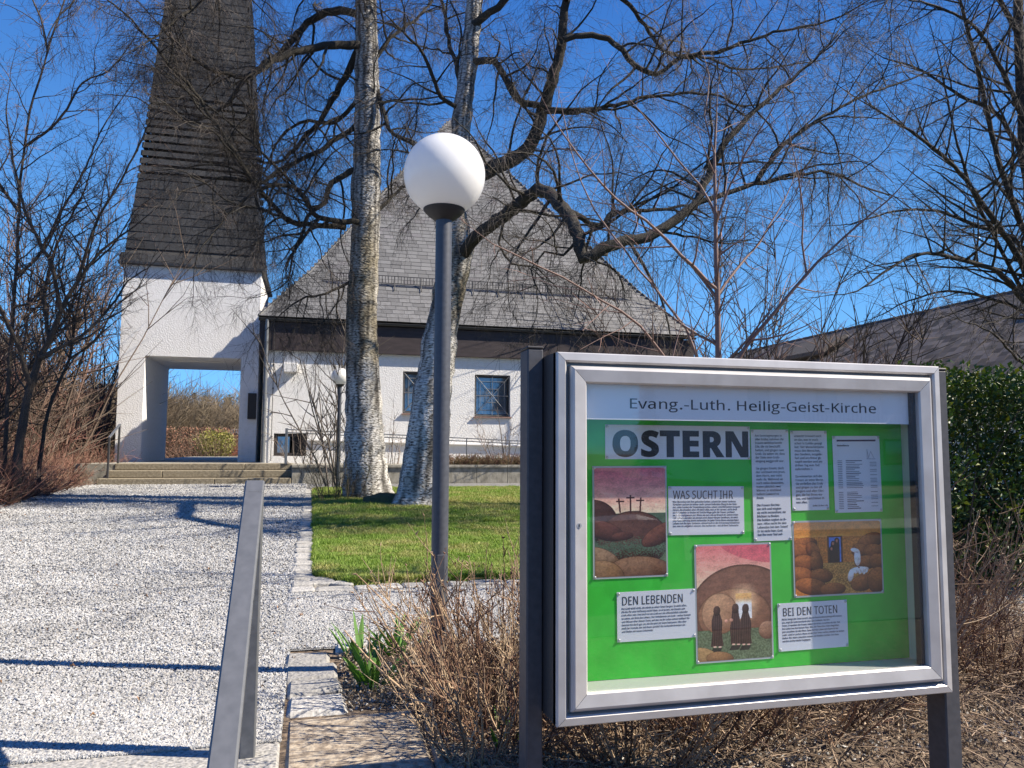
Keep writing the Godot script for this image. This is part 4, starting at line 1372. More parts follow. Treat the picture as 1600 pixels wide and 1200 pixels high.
const B1_TRUNK := [0.94, 0.11, -12.9, 0.42, 0.87, 0.6, -12.9, 0.35, 0.81, 1.65, -12.9, 0.29, 0.75, 3.14, -12.9, 0.25, 0.77, 4.23, -12.9, 0.24, 0.77, 5.33, -12.9, 0.24, 0.75, 7.01, -12.9, 0.21, 0.7, 8.72, -12.9, 0.18]
const B1_LIMBS := [
	[0.64, 4.74, -12.7, 0.048, 0.15, 4.69, -12.51, 0.042, -0.07, 4.75, -12.42, 0.039, -0.21, 4.95, -12.32, 0.036, -0.39, 5.08, -12.22, 0.033, -0.61, 5.07, -12.13, 0.03, -0.93, 4.88, -11.99, 0.025, -1.26, 4.49, -11.79, 0.019, -1.49, 4.04, -11.6, 0.013],
	[0.44, 4.66, -12.8, 0.048, -0.29, 4.59, -12.54, 0.043, -0.56, 4.68, -12.44, 0.041, -0.83, 4.94, -12.29, 0.038, -1.09, 5.25, -12.12, 0.034, -1.41, 5.68, -11.89, 0.03, -1.59, 5.89, -11.76, 0.027, -1.88, 6.25, -11.54, 0.023, -2.1, 6.4, -11.41, 0.02, -2.27, 6.61, -11.28, 0.018, -2.63, 6.9, -11.02, 0.012, -2.82, 6.99, -10.9, 0.01],
	[-0.2, 4.89, -12.3, 0.024, -0.43, 5.16, -12.22, 0.022, -0.91, 5.57, -12.07, 0.02, -1.36, 5.91, -11.92, 0.017, -1.79, 6.21, -11.79, 0.014, -1.97, 6.71, -11.65, 0.012, -2.15, 7.25, -11.5, 0.009],
	[0.63, 8.46, -12.9, 0.072, 0.15, 8.53, -13.05, 0.066, -0.27, 8.31, -13.2, 0.059, -0.69, 7.87, -13.39, 0.051, -1.24, 7.45, -13.61, 0.042, -1.58, 7.0, -13.78, 0.035, -1.88, 6.77, -13.9, 0.03, -2.26, 6.73, -14.02, 0.025, -2.85, 6.93, -14.2, 0.017],
	[0.58, 7.85, -12.8, 0.072, 0.16, 7.68, -12.64, 0.065, -0.25, 7.5, -12.48, 0.058, -0.76, 7.11, -12.25, 0.049, -1.14, 6.7, -12.05, 0.04, -1.5, 6.64, -11.88, 0.033, -1.74, 6.66, -11.76, 0.028, -1.92, 6.75, -11.65, 0.023, -2.25, 6.99, -11.4, 0.013],
	[0.59, 7.82, -12.9, 0.068, 0.31, 7.25, -13.12, 0.055, -0.01, 6.67, -13.35, 0.043, -0.23, 6.45, -13.45, 0.037, -0.49, 6.13, -13.59, 0.029, -0.75, 5.97, -13.69, 0.023, -1.08, 6.04, -13.8, 0.017],
	[0.57, 6.47, -12.9, 0.048, 0.01, 5.9, -12.68, 0.039, -0.2, 5.73, -12.6, 0.036, -0.68, 5.35, -12.42, 0.029, -0.95, 5.13, -12.31, 0.025, -1.41, 5.13, -12.14, 0.018, -1.74, 4.9, -12.0, 0.013],
	[0.59, 5.7, -12.9, 0.056, 0.2, 5.38, -12.78, 0.046, 0.1, 5.04, -12.69, 0.04, -0.17, 4.76, -12.59, 0.032, -0.26, 4.37, -12.49, 0.024, -0.4, 4.03, -12.4, 0.017],
	[0.88, 7.28, -12.9, 0.044, 1.11, 6.31, -12.48, 0.031, 1.5, 5.95, -12.21, 0.023, 1.7, 5.54, -12.0, 0.017],
	[0.85, 7.6, -12.9, 0.04, 1.14, 8.19, -13.08, 0.033, 1.73, 8.89, -13.32, 0.024, 2.23, 9.88, -13.6, 0.013],
	[0.62, 3.83, -12.9, 0.028, 0.18, 3.51, -12.67, 0.021, -0.01, 3.46, -12.59, 0.018, -0.28, 3.33, -12.45, 0.014, -0.51, 3.09, -12.3, 0.009],
	[0.03, 4.65, -12.3, 0.028, -0.11, 4.44, -12.23, 0.025, -0.36, 3.96, -12.06, 0.018, -0.42, 3.53, -11.93, 0.012, -0.69, 3.29, -11.8, 0.007],
	[0.57, 6.88, -12.9, 0.04, 0.2, 6.55, -13.03, 0.033, -0.33, 6.55, -13.18, 0.025, -0.64, 6.28, -13.29, 0.019, -0.84, 5.91, -13.4, 0.013],
	[0.62, 8.94, -12.9, 0.064, -0.09, 9.07, -12.56, 0.054, -0.87, 8.81, -12.2, 0.043, -1.56, 7.91, -11.77, 0.03, -2.01, 7.14, -11.42, 0.02, -2.29, 6.69, -11.2, 0.013],
	[0.66, 9.65, -12.9, 0.064, 0.1, 10.11, -12.71, 0.057, -0.83, 10.31, -12.46, 0.048, -1.77, 9.83, -12.22, 0.039, -2.6, 8.84, -11.93, 0.029, -3.19, 7.87, -11.68, 0.019, -3.44, 7.15, -11.5, 0.013],
	[0.72, 9.43, -12.9, 0.048, 1.16, 9.88, -12.42, 0.033, 1.55, 9.88, -12.16, 0.024, 1.93, 9.26, -11.8, 0.013],
	[0.97, 5.02, -12.9, 0.032, 1.3, 5.43, -13.06, 0.026, 1.53, 5.6, -13.15, 0.023, 2.13, 5.6, -13.34, 0.016, 2.51, 5.33, -13.5, 0.01]]
const B2_TRUNK := [1.55, 0.11, -11.4, 0.39, 1.59, 0.46, -11.41, 0.34, 1.66, 1.12, -11.44, 0.31, 1.74, 1.89, -11.47, 0.28, 1.86, 2.77, -11.5, 0.26, 2.01, 3.58, -11.54, 0.24, 2.12, 4.09, -11.55, 0.235, 2.07, 4.71, -11.58, 0.165, 2.11, 5.44, -11.6, 0.155, 2.17, 6.29, -11.63, 0.15, 2.27, 7.17, -11.66, 0.14, 2.37, 8.28, -11.7, 0.13]
const B2_LIMBS := [
	[2.14, 3.97, -11.45, 0.099, 2.29, 4.16, -11.01, 0.095, 2.53, 4.28, -10.2, 0.089, 2.66, 4.3, -9.33, 0.083, 2.71, 4.24, -9.0, 0.081, 2.76, 3.74, -8.21, 0.076, 2.77, 3.33, -7.8, 0.071, 2.77, 3.07, -7.68, 0.068, 3.14, 3.23, -7.62, 0.062, 3.6, 3.4, -7.62, 0.055, 4.06, 3.75, -7.65, 0.048, 4.21, 3.99, -7.67, 0.044, 4.57, 4.61, -7.7, 0.035, 5.11, 5.15, -7.74, 0.026, 5.57, 5.54, -7.77, 0.019, 6.06, 6.03, -7.8, 0.012],
	[4.06, 3.75, -7.65, 0.034, 4.36, 3.87, -7.64, 0.031, 4.85, 4.06, -7.63, 0.026, 5.52, 4.24, -7.62, 0.019, 5.86, 4.28, -7.62, 0.016, 6.25, 4.16, -7.61, 0.012, 6.64, 4.08, -7.6, 0.008],
	[4.85, 4.06, -7.63, 0.028, 5.16, 4.49, -7.64, 0.024, 5.7, 4.91, -7.66, 0.02, 6.39, 5.32, -7.67, 0.015, 7.12, 5.64, -7.69, 0.01, 7.72, 5.92, -7.7, 0.006],
	[2.76, 3.74, -8.21, 0.04, 3.23, 3.67, -8.43, 0.033, 3.49, 3.89, -8.56, 0.029, 4.12, 4.05, -8.81, 0.022, 4.73, 4.23, -9.04, 0.015, 5.14, 4.15, -9.2, 0.01],
	[2.19, 5.05, -11.5, 0.126, 2.52, 5.33, -11.41, 0.118, 2.91, 5.52, -11.32, 0.111, 3.15, 5.71, -11.26, 0.105, 3.29, 6.03, -11.19, 0.099, 3.41, 6.51, -11.09, 0.09, 3.54, 7.0, -10.98, 0.081, 3.6, 7.56, -10.86, 0.07, 3.62, 7.94, -10.78, 0.063, 3.64, 8.49, -10.66, 0.052, 3.69, 9.22, -10.5, 0.038],
	[3.33, 6.21, -11.0, 0.04, 3.83, 6.24, -10.93, 0.036, 4.33, 6.35, -10.86, 0.032, 5.1, 6.57, -10.76, 0.025, 5.99, 6.66, -10.64, 0.018, 6.51, 6.5, -10.57, 0.014, 7.05, 6.59, -10.5, 0.01],
	[2.25, 7.15, -11.6, 0.06, 2.62, 7.15, -11.45, 0.057, 2.78, 6.87, -11.33, 0.054, 2.95, 6.41, -11.15, 0.05, 3.17, 6.33, -11.05, 0.048, 3.28, 6.3, -11.0, 0.047],
	[3.55, 7.24, -10.7, 0.048, 3.73, 7.31, -10.65, 0.046, 4.21, 7.27, -10.53, 0.043, 4.57, 6.84, -10.4, 0.039, 4.89, 6.69, -10.31, 0.036, 5.27, 6.94, -10.2, 0.032, 5.79, 7.03, -10.07, 0.028, 6.35, 7.25, -9.92, 0.023, 6.78, 7.38, -9.81, 0.02, 7.5, 7.56, -9.63, 0.014, 7.97, 7.82, -9.5, 0.01],
	[3.56, 7.82, -10.6, 0.044, 4.12, 8.18, -10.71, 0.04, 4.71, 8.03, -10.83, 0.035, 5.08, 7.71, -10.93, 0.031, 5.52, 7.45, -11.03, 0.027, 6.16, 7.54, -11.13, 0.023, 6.81, 7.49, -11.24, 0.019, 7.5, 7.65, -11.34, 0.015, 8.66, 8.01, -11.5, 0.009],
	[2.16, 6.38, -11.6, 0.04, 1.81, 6.48, -11.46, 0.034, 1.51, 6.94, -11.21, 0.025, 1.25, 7.12, -11.06, 0.019, 0.95, 7.29, -10.9, 0.013],
	[2.18, 6.7, -11.6, 0.04, 1.97, 7.67, -11.88, 0.031, 1.88, 8.43, -12.08, 0.024, 1.58, 9.19, -12.3, 0.017],
	[2.31, 7.78, -11.6, 0.064, 2.81, 8.18, -11.42, 0.058, 3.38, 8.78, -11.18, 0.05, 4.15, 9.37, -10.9, 0.04, 5.03, 9.36, -10.64, 0.032, 5.86, 8.66, -10.34, 0.021, 6.49, 8.09, -10.1, 0.013],
	[2.15, 5.54, -11.6, 0.032, 1.83, 5.33, -11.51, 0.026, 1.52, 5.3, -11.43, 0.021, 1.31, 5.47, -11.35, 0.016, 1.11, 5.48, -11.3, 0.013],
	[2.37, 8.5, -11.7, 0.048, 1.86, 8.96, -11.38, 0.037, 1.21, 9.23, -11.04, 0.025, 0.43, 9.13, -10.7, 0.013],
	[2.53, 4.28, -10.2, 0.024, 2.47, 3.89, -10.31, 0.019, 2.68, 3.65, -10.4, 0.016, 3.09, 3.61, -10.5, 0.011, 3.41, 3.37, -10.6, 0.007],
	[2.77, 3.33, -7.8, 0.018, 2.6, 3.12, -7.86, 0.015, 2.4, 3.15, -7.9, 0.012, 2.26, 2.97, -7.94, 0.01, 2.39, 2.71, -8.0, 0.006],
	[3.6, 3.4, -7.62, 0.018, 4.18, 3.46, -7.91, 0.013, 4.74, 3.5, -8.19, 0.009, 5.22, 3.63, -8.4, 0.006]]
const L1_TRUNK := [-4.28, 0.1, -13.1, 0.084, -4.28, 0.56, -13.1, 0.07, -4.27, 1.09, -13.15, 0.063, -4.21, 1.96, -13.23, 0.051, -4.01, 2.66, -13.3, 0.041, -3.88, 3.13, -13.34, 0.035, -3.68, 3.6, -13.39, 0.028, -3.37, 4.16, -13.44, 0.02, -2.92, 4.61, -13.5, 0.012]
const L1_LIMBS := [
	[-3.86, 3.12, -13.3, 0.034, -3.97, 3.78, -13.15, 0.029, -4.13, 4.13, -13.06, 0.025, -4.32, 4.58, -12.95, 0.021, -4.47, 5.31, -12.77, 0.015, -4.54, 6.02, -12.6, 0.009],
	[-3.69, 3.6, -13.4, 0.027, -3.4, 4.52, -13.16, 0.021, -3.01, 5.21, -12.96, 0.016, -2.63, 6.0, -12.74, 0.011, -2.35, 6.49, -12.6, 0.007],
	[-4.11, 2.36, -13.2, 0.034, -3.79, 2.59, -13.3, 0.029, -3.47, 2.87, -13.4, 0.024, -3.15, 3.38, -13.54, 0.017, -3.0, 3.72, -13.62, 0.013, -2.73, 3.97, -13.7, 0.009],
	[-4.01, 2.66, -13.3, 0.031, -4.15, 3.41, -13.46, 0.025, -4.07, 4.29, -13.65, 0.019, -3.79, 5.23, -13.86, 0.012, -3.67, 5.96, -14.0, 0.007],
	[-4.17, 1.95, -13.1, 0.034, -4.33, 2.69, -12.77, 0.025, -4.58, 3.28, -12.45, 0.017, -4.83, 3.67, -12.2, 0.011]]
const L2_TRUNK := [-4.51, 0.1, -13.3, 0.037, -4.51, 0.46, -13.3, 0.031, -4.52, 1.09, -13.3, 0.029, -4.52, 1.97, -13.3, 0.027, -4.53, 2.76, -13.3, 0.025, -4.51, 3.66, -13.3, 0.023, -4.53, 4.67, -13.3, 0.02, -4.49, 6.02, -13.3, 0.017, -4.26, 7.32, -13.3, 0.013, -4.07, 8.21, -13.3, 0.011, -3.93, 9.1, -13.3, 0.009]
const L2_LIMBS := [
	[-4.51, 3.66, -13.3, 0.027, -4.25, 4.0, -13.38, 0.024, -4.04, 4.67, -13.5, 0.02, -3.75, 5.49, -13.64, 0.016, -3.53, 6.33, -13.77, 0.011, -3.2, 7.09, -13.9, 0.007],
	[-4.53, 4.67, -13.3, 0.027, -4.77, 5.03, -13.2, 0.022, -5.01, 5.65, -13.04, 0.014, -5.08, 6.29, -12.9, 0.007],
	[-4.51, 5.71, -13.3, 0.024, -4.01, 6.11, -13.14, 0.019, -3.63, 6.71, -12.96, 0.014, -3.25, 6.91, -12.86, 0.011, -2.87, 7.41, -12.7, 0.006],
	[-4.26, 7.32, -13.3, 0.02, -4.47, 8.01, -13.44, 0.014, -4.84, 8.7, -13.6, 0.007],
	[-4.53, 3.16, -13.3, 0.02, -4.15, 3.26, -13.18, 0.016, -3.67, 3.55, -13.02, 0.01, -3.29, 3.65, -12.9, 0.006],
	[-4.53, 2.76, -13.3, 0.027, -4.84, 3.26, -13.41, 0.016, -5.24, 3.56, -13.5, 0.007]]
const L3_TRUNK := [-4.44, 0.12, -14.6, 0.041, -4.44, 0.46, -14.6, 0.034, -4.42, 1.1, -14.62, 0.031, -4.31, 1.86, -14.65, 0.027, -4.08, 2.53, -14.68, 0.023, -4.04, 3.21, -14.71, 0.02, -3.92, 4.13, -14.74, 0.015, -3.81, 4.95, -14.77, 0.011, -3.7, 5.79, -14.8, 0.007]
const L3_LIMBS := [
	[-4.05, 2.53, -14.6, 0.02, -3.7, 2.89, -14.72, 0.017, -3.46, 3.49, -14.86, 0.013, -3.13, 3.88, -14.97, 0.01, -2.91, 4.52, -15.1, 0.006],
	[-4.01, 3.19, -14.6, 0.02, -4.23, 3.82, -14.46, 0.015, -4.27, 4.45, -14.32, 0.01, -4.45, 4.96, -14.2, 0.006],
	[-3.91, 4.12, -14.7, 0.017, -3.43, 4.57, -14.52, 0.013, -3.11, 5.11, -14.35, 0.009, -2.68, 5.45, -14.2, 0.006]]
const R1_TRUNK := [10.09, -1.22, -8.6, 0.13, 10.21, 1.07, -8.64, 0.113, 10.14, 3.09, -8.68, 0.098, 10.06, 4.5, -8.71, 0.088, 10.02, 5.76, -8.73, 0.079, 10.04, 7.15, -8.75, 0.07, 10.11, 8.59, -8.77, 0.061, 10.15, 10.27, -8.8, 0.05]
const R1_LIMBS := [
	[10.03, 3.62, -8.6, 0.048, 9.42, 4.56, -8.46, 0.04, 9.08, 5.23, -8.36, 0.035, 8.72, 6.13, -8.22, 0.027, 8.37, 6.92, -8.1, 0.021, 8.05, 7.53, -8.0, 0.015],
	[10.09, 2.89, -8.6, 0.054, 9.37, 3.71, -8.36, 0.043, 8.65, 4.26, -8.16, 0.034, 8.11, 4.64, -8.01, 0.027, 7.48, 4.91, -7.86, 0.021, 6.89, 5.07, -7.73, 0.015, 6.33, 5.19, -7.6, 0.009],
	[10.14, 2.71, -8.6, 0.048, 9.55, 3.11, -8.46, 0.041, 8.99, 3.45, -8.33, 0.035, 8.23, 3.54, -8.19, 0.028, 7.5, 3.54, -8.06, 0.021, 6.89, 3.27, -7.93, 0.016, 6.31, 2.93, -7.8, 0.009],
	[10.17, 2.34, -8.6, 0.034, 9.94, 3.01, -8.81, 0.027, 9.44, 3.25, -8.98, 0.021, 8.92, 3.34, -9.13, 0.016, 8.38, 3.2, -9.29, 0.011, 8.03, 3.01, -9.4, 0.007],
	[9.9, 5.12, -8.6, 0.041, 9.7, 5.97, -8.85, 0.031, 9.21, 6.29, -9.03, 0.024, 8.72, 6.72, -9.23, 0.016, 8.2, 6.93, -9.4, 0.009],
	[10.0, 5.84, -8.7, 0.041, 9.31, 6.51, -8.45, 0.03, 8.7, 6.89, -8.27, 0.021, 7.91, 6.95, -8.1, 0.014, 7.41, 6.89, -8.0, 0.009],
	[10.05, 3.16, -8.6, 0.041, 9.83, 4.03, -8.76, 0.032, 9.18, 4.29, -8.88, 0.026, 8.61, 4.47, -8.98, 0.02, 8.04, 4.45, -9.08, 0.015, 7.37, 4.24, -9.2, 0.009],
	[9.97, 7.21, -8.7, 0.041, 9.25, 7.79, -8.54, 0.031, 8.47, 7.88, -8.42, 0.023, 7.71, 7.49, -8.31, 0.016, 7.18, 6.89, -8.2, 0.009],
	[10.15, 1.97, -8.6, 0.027, 9.29, 2.28, -8.37, 0.019, 8.68, 2.58, -8.18, 0.013, 7.99, 2.69, -8.0, 0.007],
	[10.13, 2.52, -8.6, 0.034, 9.42, 3.57, -8.52, 0.027, 8.73, 4.58, -8.43, 0.02, 8.39, 5.43, -8.36, 0.014, 8.16, 6.28, -8.3, 0.009]]
const S_TRUNK := [2.84, -0.02, -5.0, 0.041, 2.84, 0.21, -5.0, 0.034, 2.85, 1.02, -5.0, 0.027, 2.85, 1.69, -5.0, 0.022, 2.85, 2.17, -5.0, 0.018, 2.84, 2.72, -5.0, 0.014, 2.84, 3.2, -5.0, 0.01, 2.86, 3.5, -5.0, 0.008]
const S_LIMBS := [
	[2.85, 2.17, -5.0, 0.014, 2.63, 2.31, -4.95, 0.013, 2.4, 2.48, -4.88, 0.011, 2.21, 2.59, -4.84, 0.01, 1.95, 2.71, -4.77, 0.008, 1.64, 2.95, -4.67, 0.006, 1.44, 3.16, -4.6, 0.004],
	[2.85, 2.14, -5.0, 0.012, 3.04, 2.36, -5.07, 0.01, 3.29, 2.6, -5.15, 0.008, 3.51, 2.87, -5.23, 0.006, 3.69, 3.14, -5.3, 0.004],
	[2.84, 2.67, -5.0, 0.01, 2.92, 2.94, -4.93, 0.008, 3.02, 3.17, -4.87, 0.007, 3.16, 3.44, -4.79, 0.005, 3.32, 3.76, -4.7, 0.003],
	[2.84, 2.72, -5.0, 0.01, 2.76, 2.98, -5.07, 0.008, 2.61, 3.18, -5.14, 0.007, 2.45, 3.45, -5.22, 0.005, 2.27, 3.71, -5.3, 0.003],
	[2.85, 1.02, -5.0, 0.02, 2.9, 1.61, -4.87, 0.016, 3.11, 1.93, -4.78, 0.013, 3.37, 2.25, -4.69, 0.011, 3.63, 2.52, -4.61, 0.008, 3.99, 2.85, -4.5, 0.005],
	[3.38, 2.25, -4.7, 0.008, 3.33, 2.48, -4.68, 0.007, 3.34, 2.7, -4.66, 0.006, 3.25, 3.06, -4.62, 0.004, 3.19, 3.27, -4.6, 0.003],
	[2.85, 0.75, -5.0, 0.014, 2.72, 1.73, -5.13, 0.011, 2.52, 2.09, -5.19, 0.009, 2.33, 2.35, -5.23, 0.008, 2.22, 2.5, -5.25, 0.008, 2.01, 2.79, -5.3, 0.006, 1.87, 3.14, -5.35, 0.005, 1.79, 3.55, -5.4, 0.004],
	[2.84, 0.57, -5.0, 0.013, 2.39, 1.45, -4.75, 0.01, 2.06, 1.81, -4.62, 0.008, 1.76, 1.95, -4.53, 0.007, 1.47, 2.06, -4.45, 0.006, 1.16, 2.15, -4.35, 0.005, 0.99, 2.2, -4.3, 0.004],
	[2.84, 3.2, -5.0, 0.008, 2.78, 3.51, -5.03, 0.006, 2.85, 3.83, -5.07, 0.004, 2.77, 4.14, -5.1, 0.002]]


# ---------- trees ----------

class Course:
	var p := PackedVector3Array()
	var r := PackedFloat32Array()


func course(flat: Array, step: float, wob: float, rg: RandomNumberGenerator) -> Course:
	# a smooth, slightly crooked line through the points of a trunk or limb
	var c := Course.new()
	var n := flat.size() / 4
	var pts := []
	for i in n: pts.append(Vector3(flat[i * 4], flat[i * 4 + 1], flat[i * 4 + 2]))
	for i in n - 1:
		var a: Vector3 = pts[maxi(i - 1, 0)]
		var b: Vector3 = pts[i]
		var d: Vector3 = pts[i + 1]
		var e: Vector3 = pts[mini(i + 2, n - 1)]
		var k := maxi(1, int((d - b).length() / step))
		for j in k:
			var t := float(j) / k
			var q := b.cubic_interpolate(d, a, e, t)
			var rr := lerpf(flat[i * 4 + 3], flat[i * 4 + 7], t)
			if not (i == 0 and j == 0): q += Vector3(rg.randf_range(-1, 1), rg.randf_range(-1, 1), rg.randf_range(-1, 1)) * minf(wob, rr * 0.8)
			c.p.append(q)
			c.r.append(rr * rg.randf_range(0.94, 1.06))
	c.p.append(pts[n - 1])
	c.r.append(flat[n * 4 - 1])
	return c


func any_dir(rg: RandomNumberGenerator) -> Vector3:
	var v := Vector3(rg.randf_range(-1, 1), rg.randf_range(-1, 1), rg.randf_range(-1, 1))
	return v.normalized() if v.length_squared() > 0.01 else Vector3.RIGHT


func grow(br: Shape, tw: Shape, p: Vector3, d: Vector3, length: float, r: float, o: Dictionary, rg: RandomNumberGenerator) -> void:
	# a branch with side twigs and finer twigs on those; br takes the wood, tw the twigs
	var segs := maxi(4, int(length / 0.16))
	var step := length / segs
	var pts := PackedVector3Array([p])
	var rad := PackedFloat32Array([r])
	var dd := d
	for i in segs:
		var t := float(i) / segs
		dd = (dd + any_dir(rg) * o.crook + Vector3.UP * (o.rise * (1.0 - t) - o.droop * t) * step * 1.6).normalized()
		p += dd * step
		pts.append(p)
		rad.append(maxf(r * (1.0 - 0.82 * (t + 1.0 / segs)), 0.0022))
	br.tube(pts, rad, 4 if r < 0.012 else 6)
	var s := rg.randf_range(0.1, 0.3)
	while s < length:
		var f := s / step
		var i := mini(int(f), segs - 1)
		var q := pts[i].lerp(pts[i + 1], f - i)
		var along := (pts[i + 1] - pts[i]).normalized()
		var l := lerpf(o.twig_max, o.twig_min, s / length) * rg.randf_range(0.55, 1.25)
		var dir := (along * rg.randf_range(0.25, 0.9) + any_dir(rg) * 0.85).normalized()
		var pale: Color = o.tone * rg.randf_range(0.55, 1.0) if rg.randf() < 0.66 else o.tone * rg.randf_range(1.8, 4.0)
		tw.tint = Color(pale.r, pale.g, pale.b)
		var line := tw.twig(q, dir, l, minf(rad[i] * 0.55, o.twig_r), 4 if l > 0.3 else 3, Vector3.DOWN * o.hang, 0.22, rg)
		var m: int = int(l / o.fine_gap)
		for k in m:
			var g := rg.randf_range(0.12, 0.98) * (line.size() - 1)
			var gi := mini(int(g), line.size() - 2)
			var w := line[gi].lerp(line[gi + 1], g - gi)
			var td := (line[gi + 1] - line[gi]).normalized()
			var fd := (td * rg.randf_range(0.4, 1.0) + any_dir(rg) * 0.8).normalized()
			tw.twig(w, fd, rg.randf_range(0.4, 1.0) * o.fine_len, o.twig_r * 0.55, 2, Vector3.DOWN * o.hang * 0.8, 0.2, rg)
		s += o.twig_gap * rg.randf_range(0.5, 1.5)


func sprout(br: Shape, tw: Shape, c: Course, from_: float, o: Dictionary, rg: RandomNumberGenerator) -> void:
	# side branches along a limb
	var total := 0.0
	for i in c.p.size() - 1: total += (c.p[i + 1] - c.p[i]).length()
	var s := 0.0
	var next := total * from_
	for i in c.p.size() - 1:
		var l := (c.p[i + 1] - c.p[i]).length()
		while next < s + l:
			var t := (next - s) / l
			var q := c.p[i].lerp(c.p[i + 1], t)
			var along := (c.p[i + 1] - c.p[i]).normalized()
			var side := any_dir(rg)
			side = (side - along * side.dot(along)).normalized()
			var d: Vector3 = (along * rg.randf_range(0.2, 0.9) + side + Vector3.UP * o.lift).normalized()
			var length: float = lerpf(o.len_max, o.len_min, next / total) * rg.randf_range(0.5, 1.2)
			grow(br, tw, q, d, length, minf(c.r[i] * 0.6, 0.007 + length * 0.009), o, rg)
			next += o.gap * rg.randf_range(0.5, 1.5)
		s += l
	var e := c.p.size() - 1
	grow(br, tw, c.p[e], (c.p[e] - c.p[e - 1]).normalized(), o.len_min * 1.3, c.r[e] * 0.9, o, rg)


func birch_trunk(flat: Array, rg: RandomNumberGenerator, base: Vector3, moss0: float, moss1: float, seed_: int) -> ArrayMesh:
	var c := course(flat, 0.11, 0.008, rg)
	var nz := FastNoiseLite.new()
	nz.seed = seed_
	nz.frequency = 0.9
	var s := Shape.new()
	s.colored = true
	var sides := 36
	var m := c.p.size()
	for i in m:
		var t := (c.p[mini(i + 1, m - 1)] - c.p[maxi(i - 1, 0)]).normalized()
		var side := (Vector3.RIGHT - t * t.x).normalized()
		var fw := side.cross(t)
		var h := c.p[i].y - base.y
		for k in sides:
			var a := TAU * k / sides
			var d := side * cos(a) + fw * sin(a)
			var flare := exp(-h / 0.28) * (0.02 + 0.16 * pow(maxf(0.0, sin(a * 2.5 + seed_)), 2.0))
			var q := c.p[i]
			var rr := c.r[i] * (1.0 + flare + 0.07 * nz.get_noise_3d(q.x * 2 + cos(a) * 1.4, q.y * 1.1, sin(a) * 1.4) + 0.035 * nz.get_noise_3d(cos(a) * 5, q.y * 4, sin(a) * 5))
			var pos := q + d * rr - base
			s.v.append(pos)
			s.n.append(d)
			# moss and lichen patches, rough dark bark plates near the foot
			var ms := nz.get_noise_3d(pos.x * 3.2, pos.y * 1.5, pos.z * 3.2) * 0.9 + nz.get_noise_3d(pos.x * 11, pos.y * 8, pos.z * 11) * 0.5
			var mo := clampf((smoothstep(moss0, moss0 + 0.7, h) - smoothstep(moss1, moss1 + 1.2, h)) * 0.9 + ms - 0.12, 0.0, 1.0)
			var dk := clampf(nz.get_noise_3d(cos(a) * 3.0, pos.y * 0.9, sin(a) * 4.5 + 9.0) * 3.6 - 0.05 + 0.45 * exp(-h / 0.3) + 0.35 * smoothstep(4.0, 6.0, h), 0.0, 1.0)
			s.c.append(Color(1, 1, 1).lerp(Color(0.36, 0.30, 0.17), mo * 0.85).lerp(Color(0.10, 0.085, 0.07), dk * 0.85))
	for i in m - 1:
		for k in sides:
			var a := i * sides + k
			var b := i * sides + (k + 1) % sides
			s.ix.append_array([a, b, a + sides, b, b + sides, a + sides])
	# normals from the uneven surface
	for i in range(1, m - 1):
		for k in sides:
			var a := i * sides + k
			var dv := s.v[a + sides] - s.v[a - sides]
			var du := s.v[i * sides + (k + 1) % sides] - s.v[i * sides + (k + sides - 1) % sides]
			var nn := dv.cross(du).normalized()
			s.n[a] = nn if nn.dot(s.n[a]) > 0 else -nn
	return s.mesh()


func bare_tree(called: String, label: String, trunk: Array, limbs: Array, o: Dictionary, seed_: int, birch := false, group := "") -> Node3D:
	var rg := RandomNumberGenerator.new()
	rg.seed = seed_
	var base := Vector3(trunk[0], trunk[1], trunk[2])
	var t := thing(called, label, "tree", base, group)
	var br := Shape.new()
	var tw := Shape.new()
	tw.colored = true
	var tc := course(trunk, 0.25, 0.01, rg)
	if birch:
		part(t, "trunk", birch_trunk(trunk, rg, base, o.moss[0], o.moss[1], seed_), M.birch)
	else:
		var s := Shape.new()
		s.tube(tc.p, tc.r, 14)
		part(t, "trunk", s.mesh(), o.bark, at(-base))
	sprout(br, tw, tc, o.clear, o, rg)
	for l in limbs:
		var c := course(l, 0.12, 0.018 if birch else 0.008, rg)
		var s := Shape.new()
		s.tube(c.p, c.r, 12 if c.r[0] > 0.03 else 7)
		part(t, "limb", s.mesh(), o.bark, at(-base))
		sprout(br, tw, c, 0.16, o, rg)
	part(t, "branches", br.mesh(), o.bark, at(-base), "stuff")
	part(t, "twigs", tw.mesh(), o.twig, at(-base), "stuff")
	return t


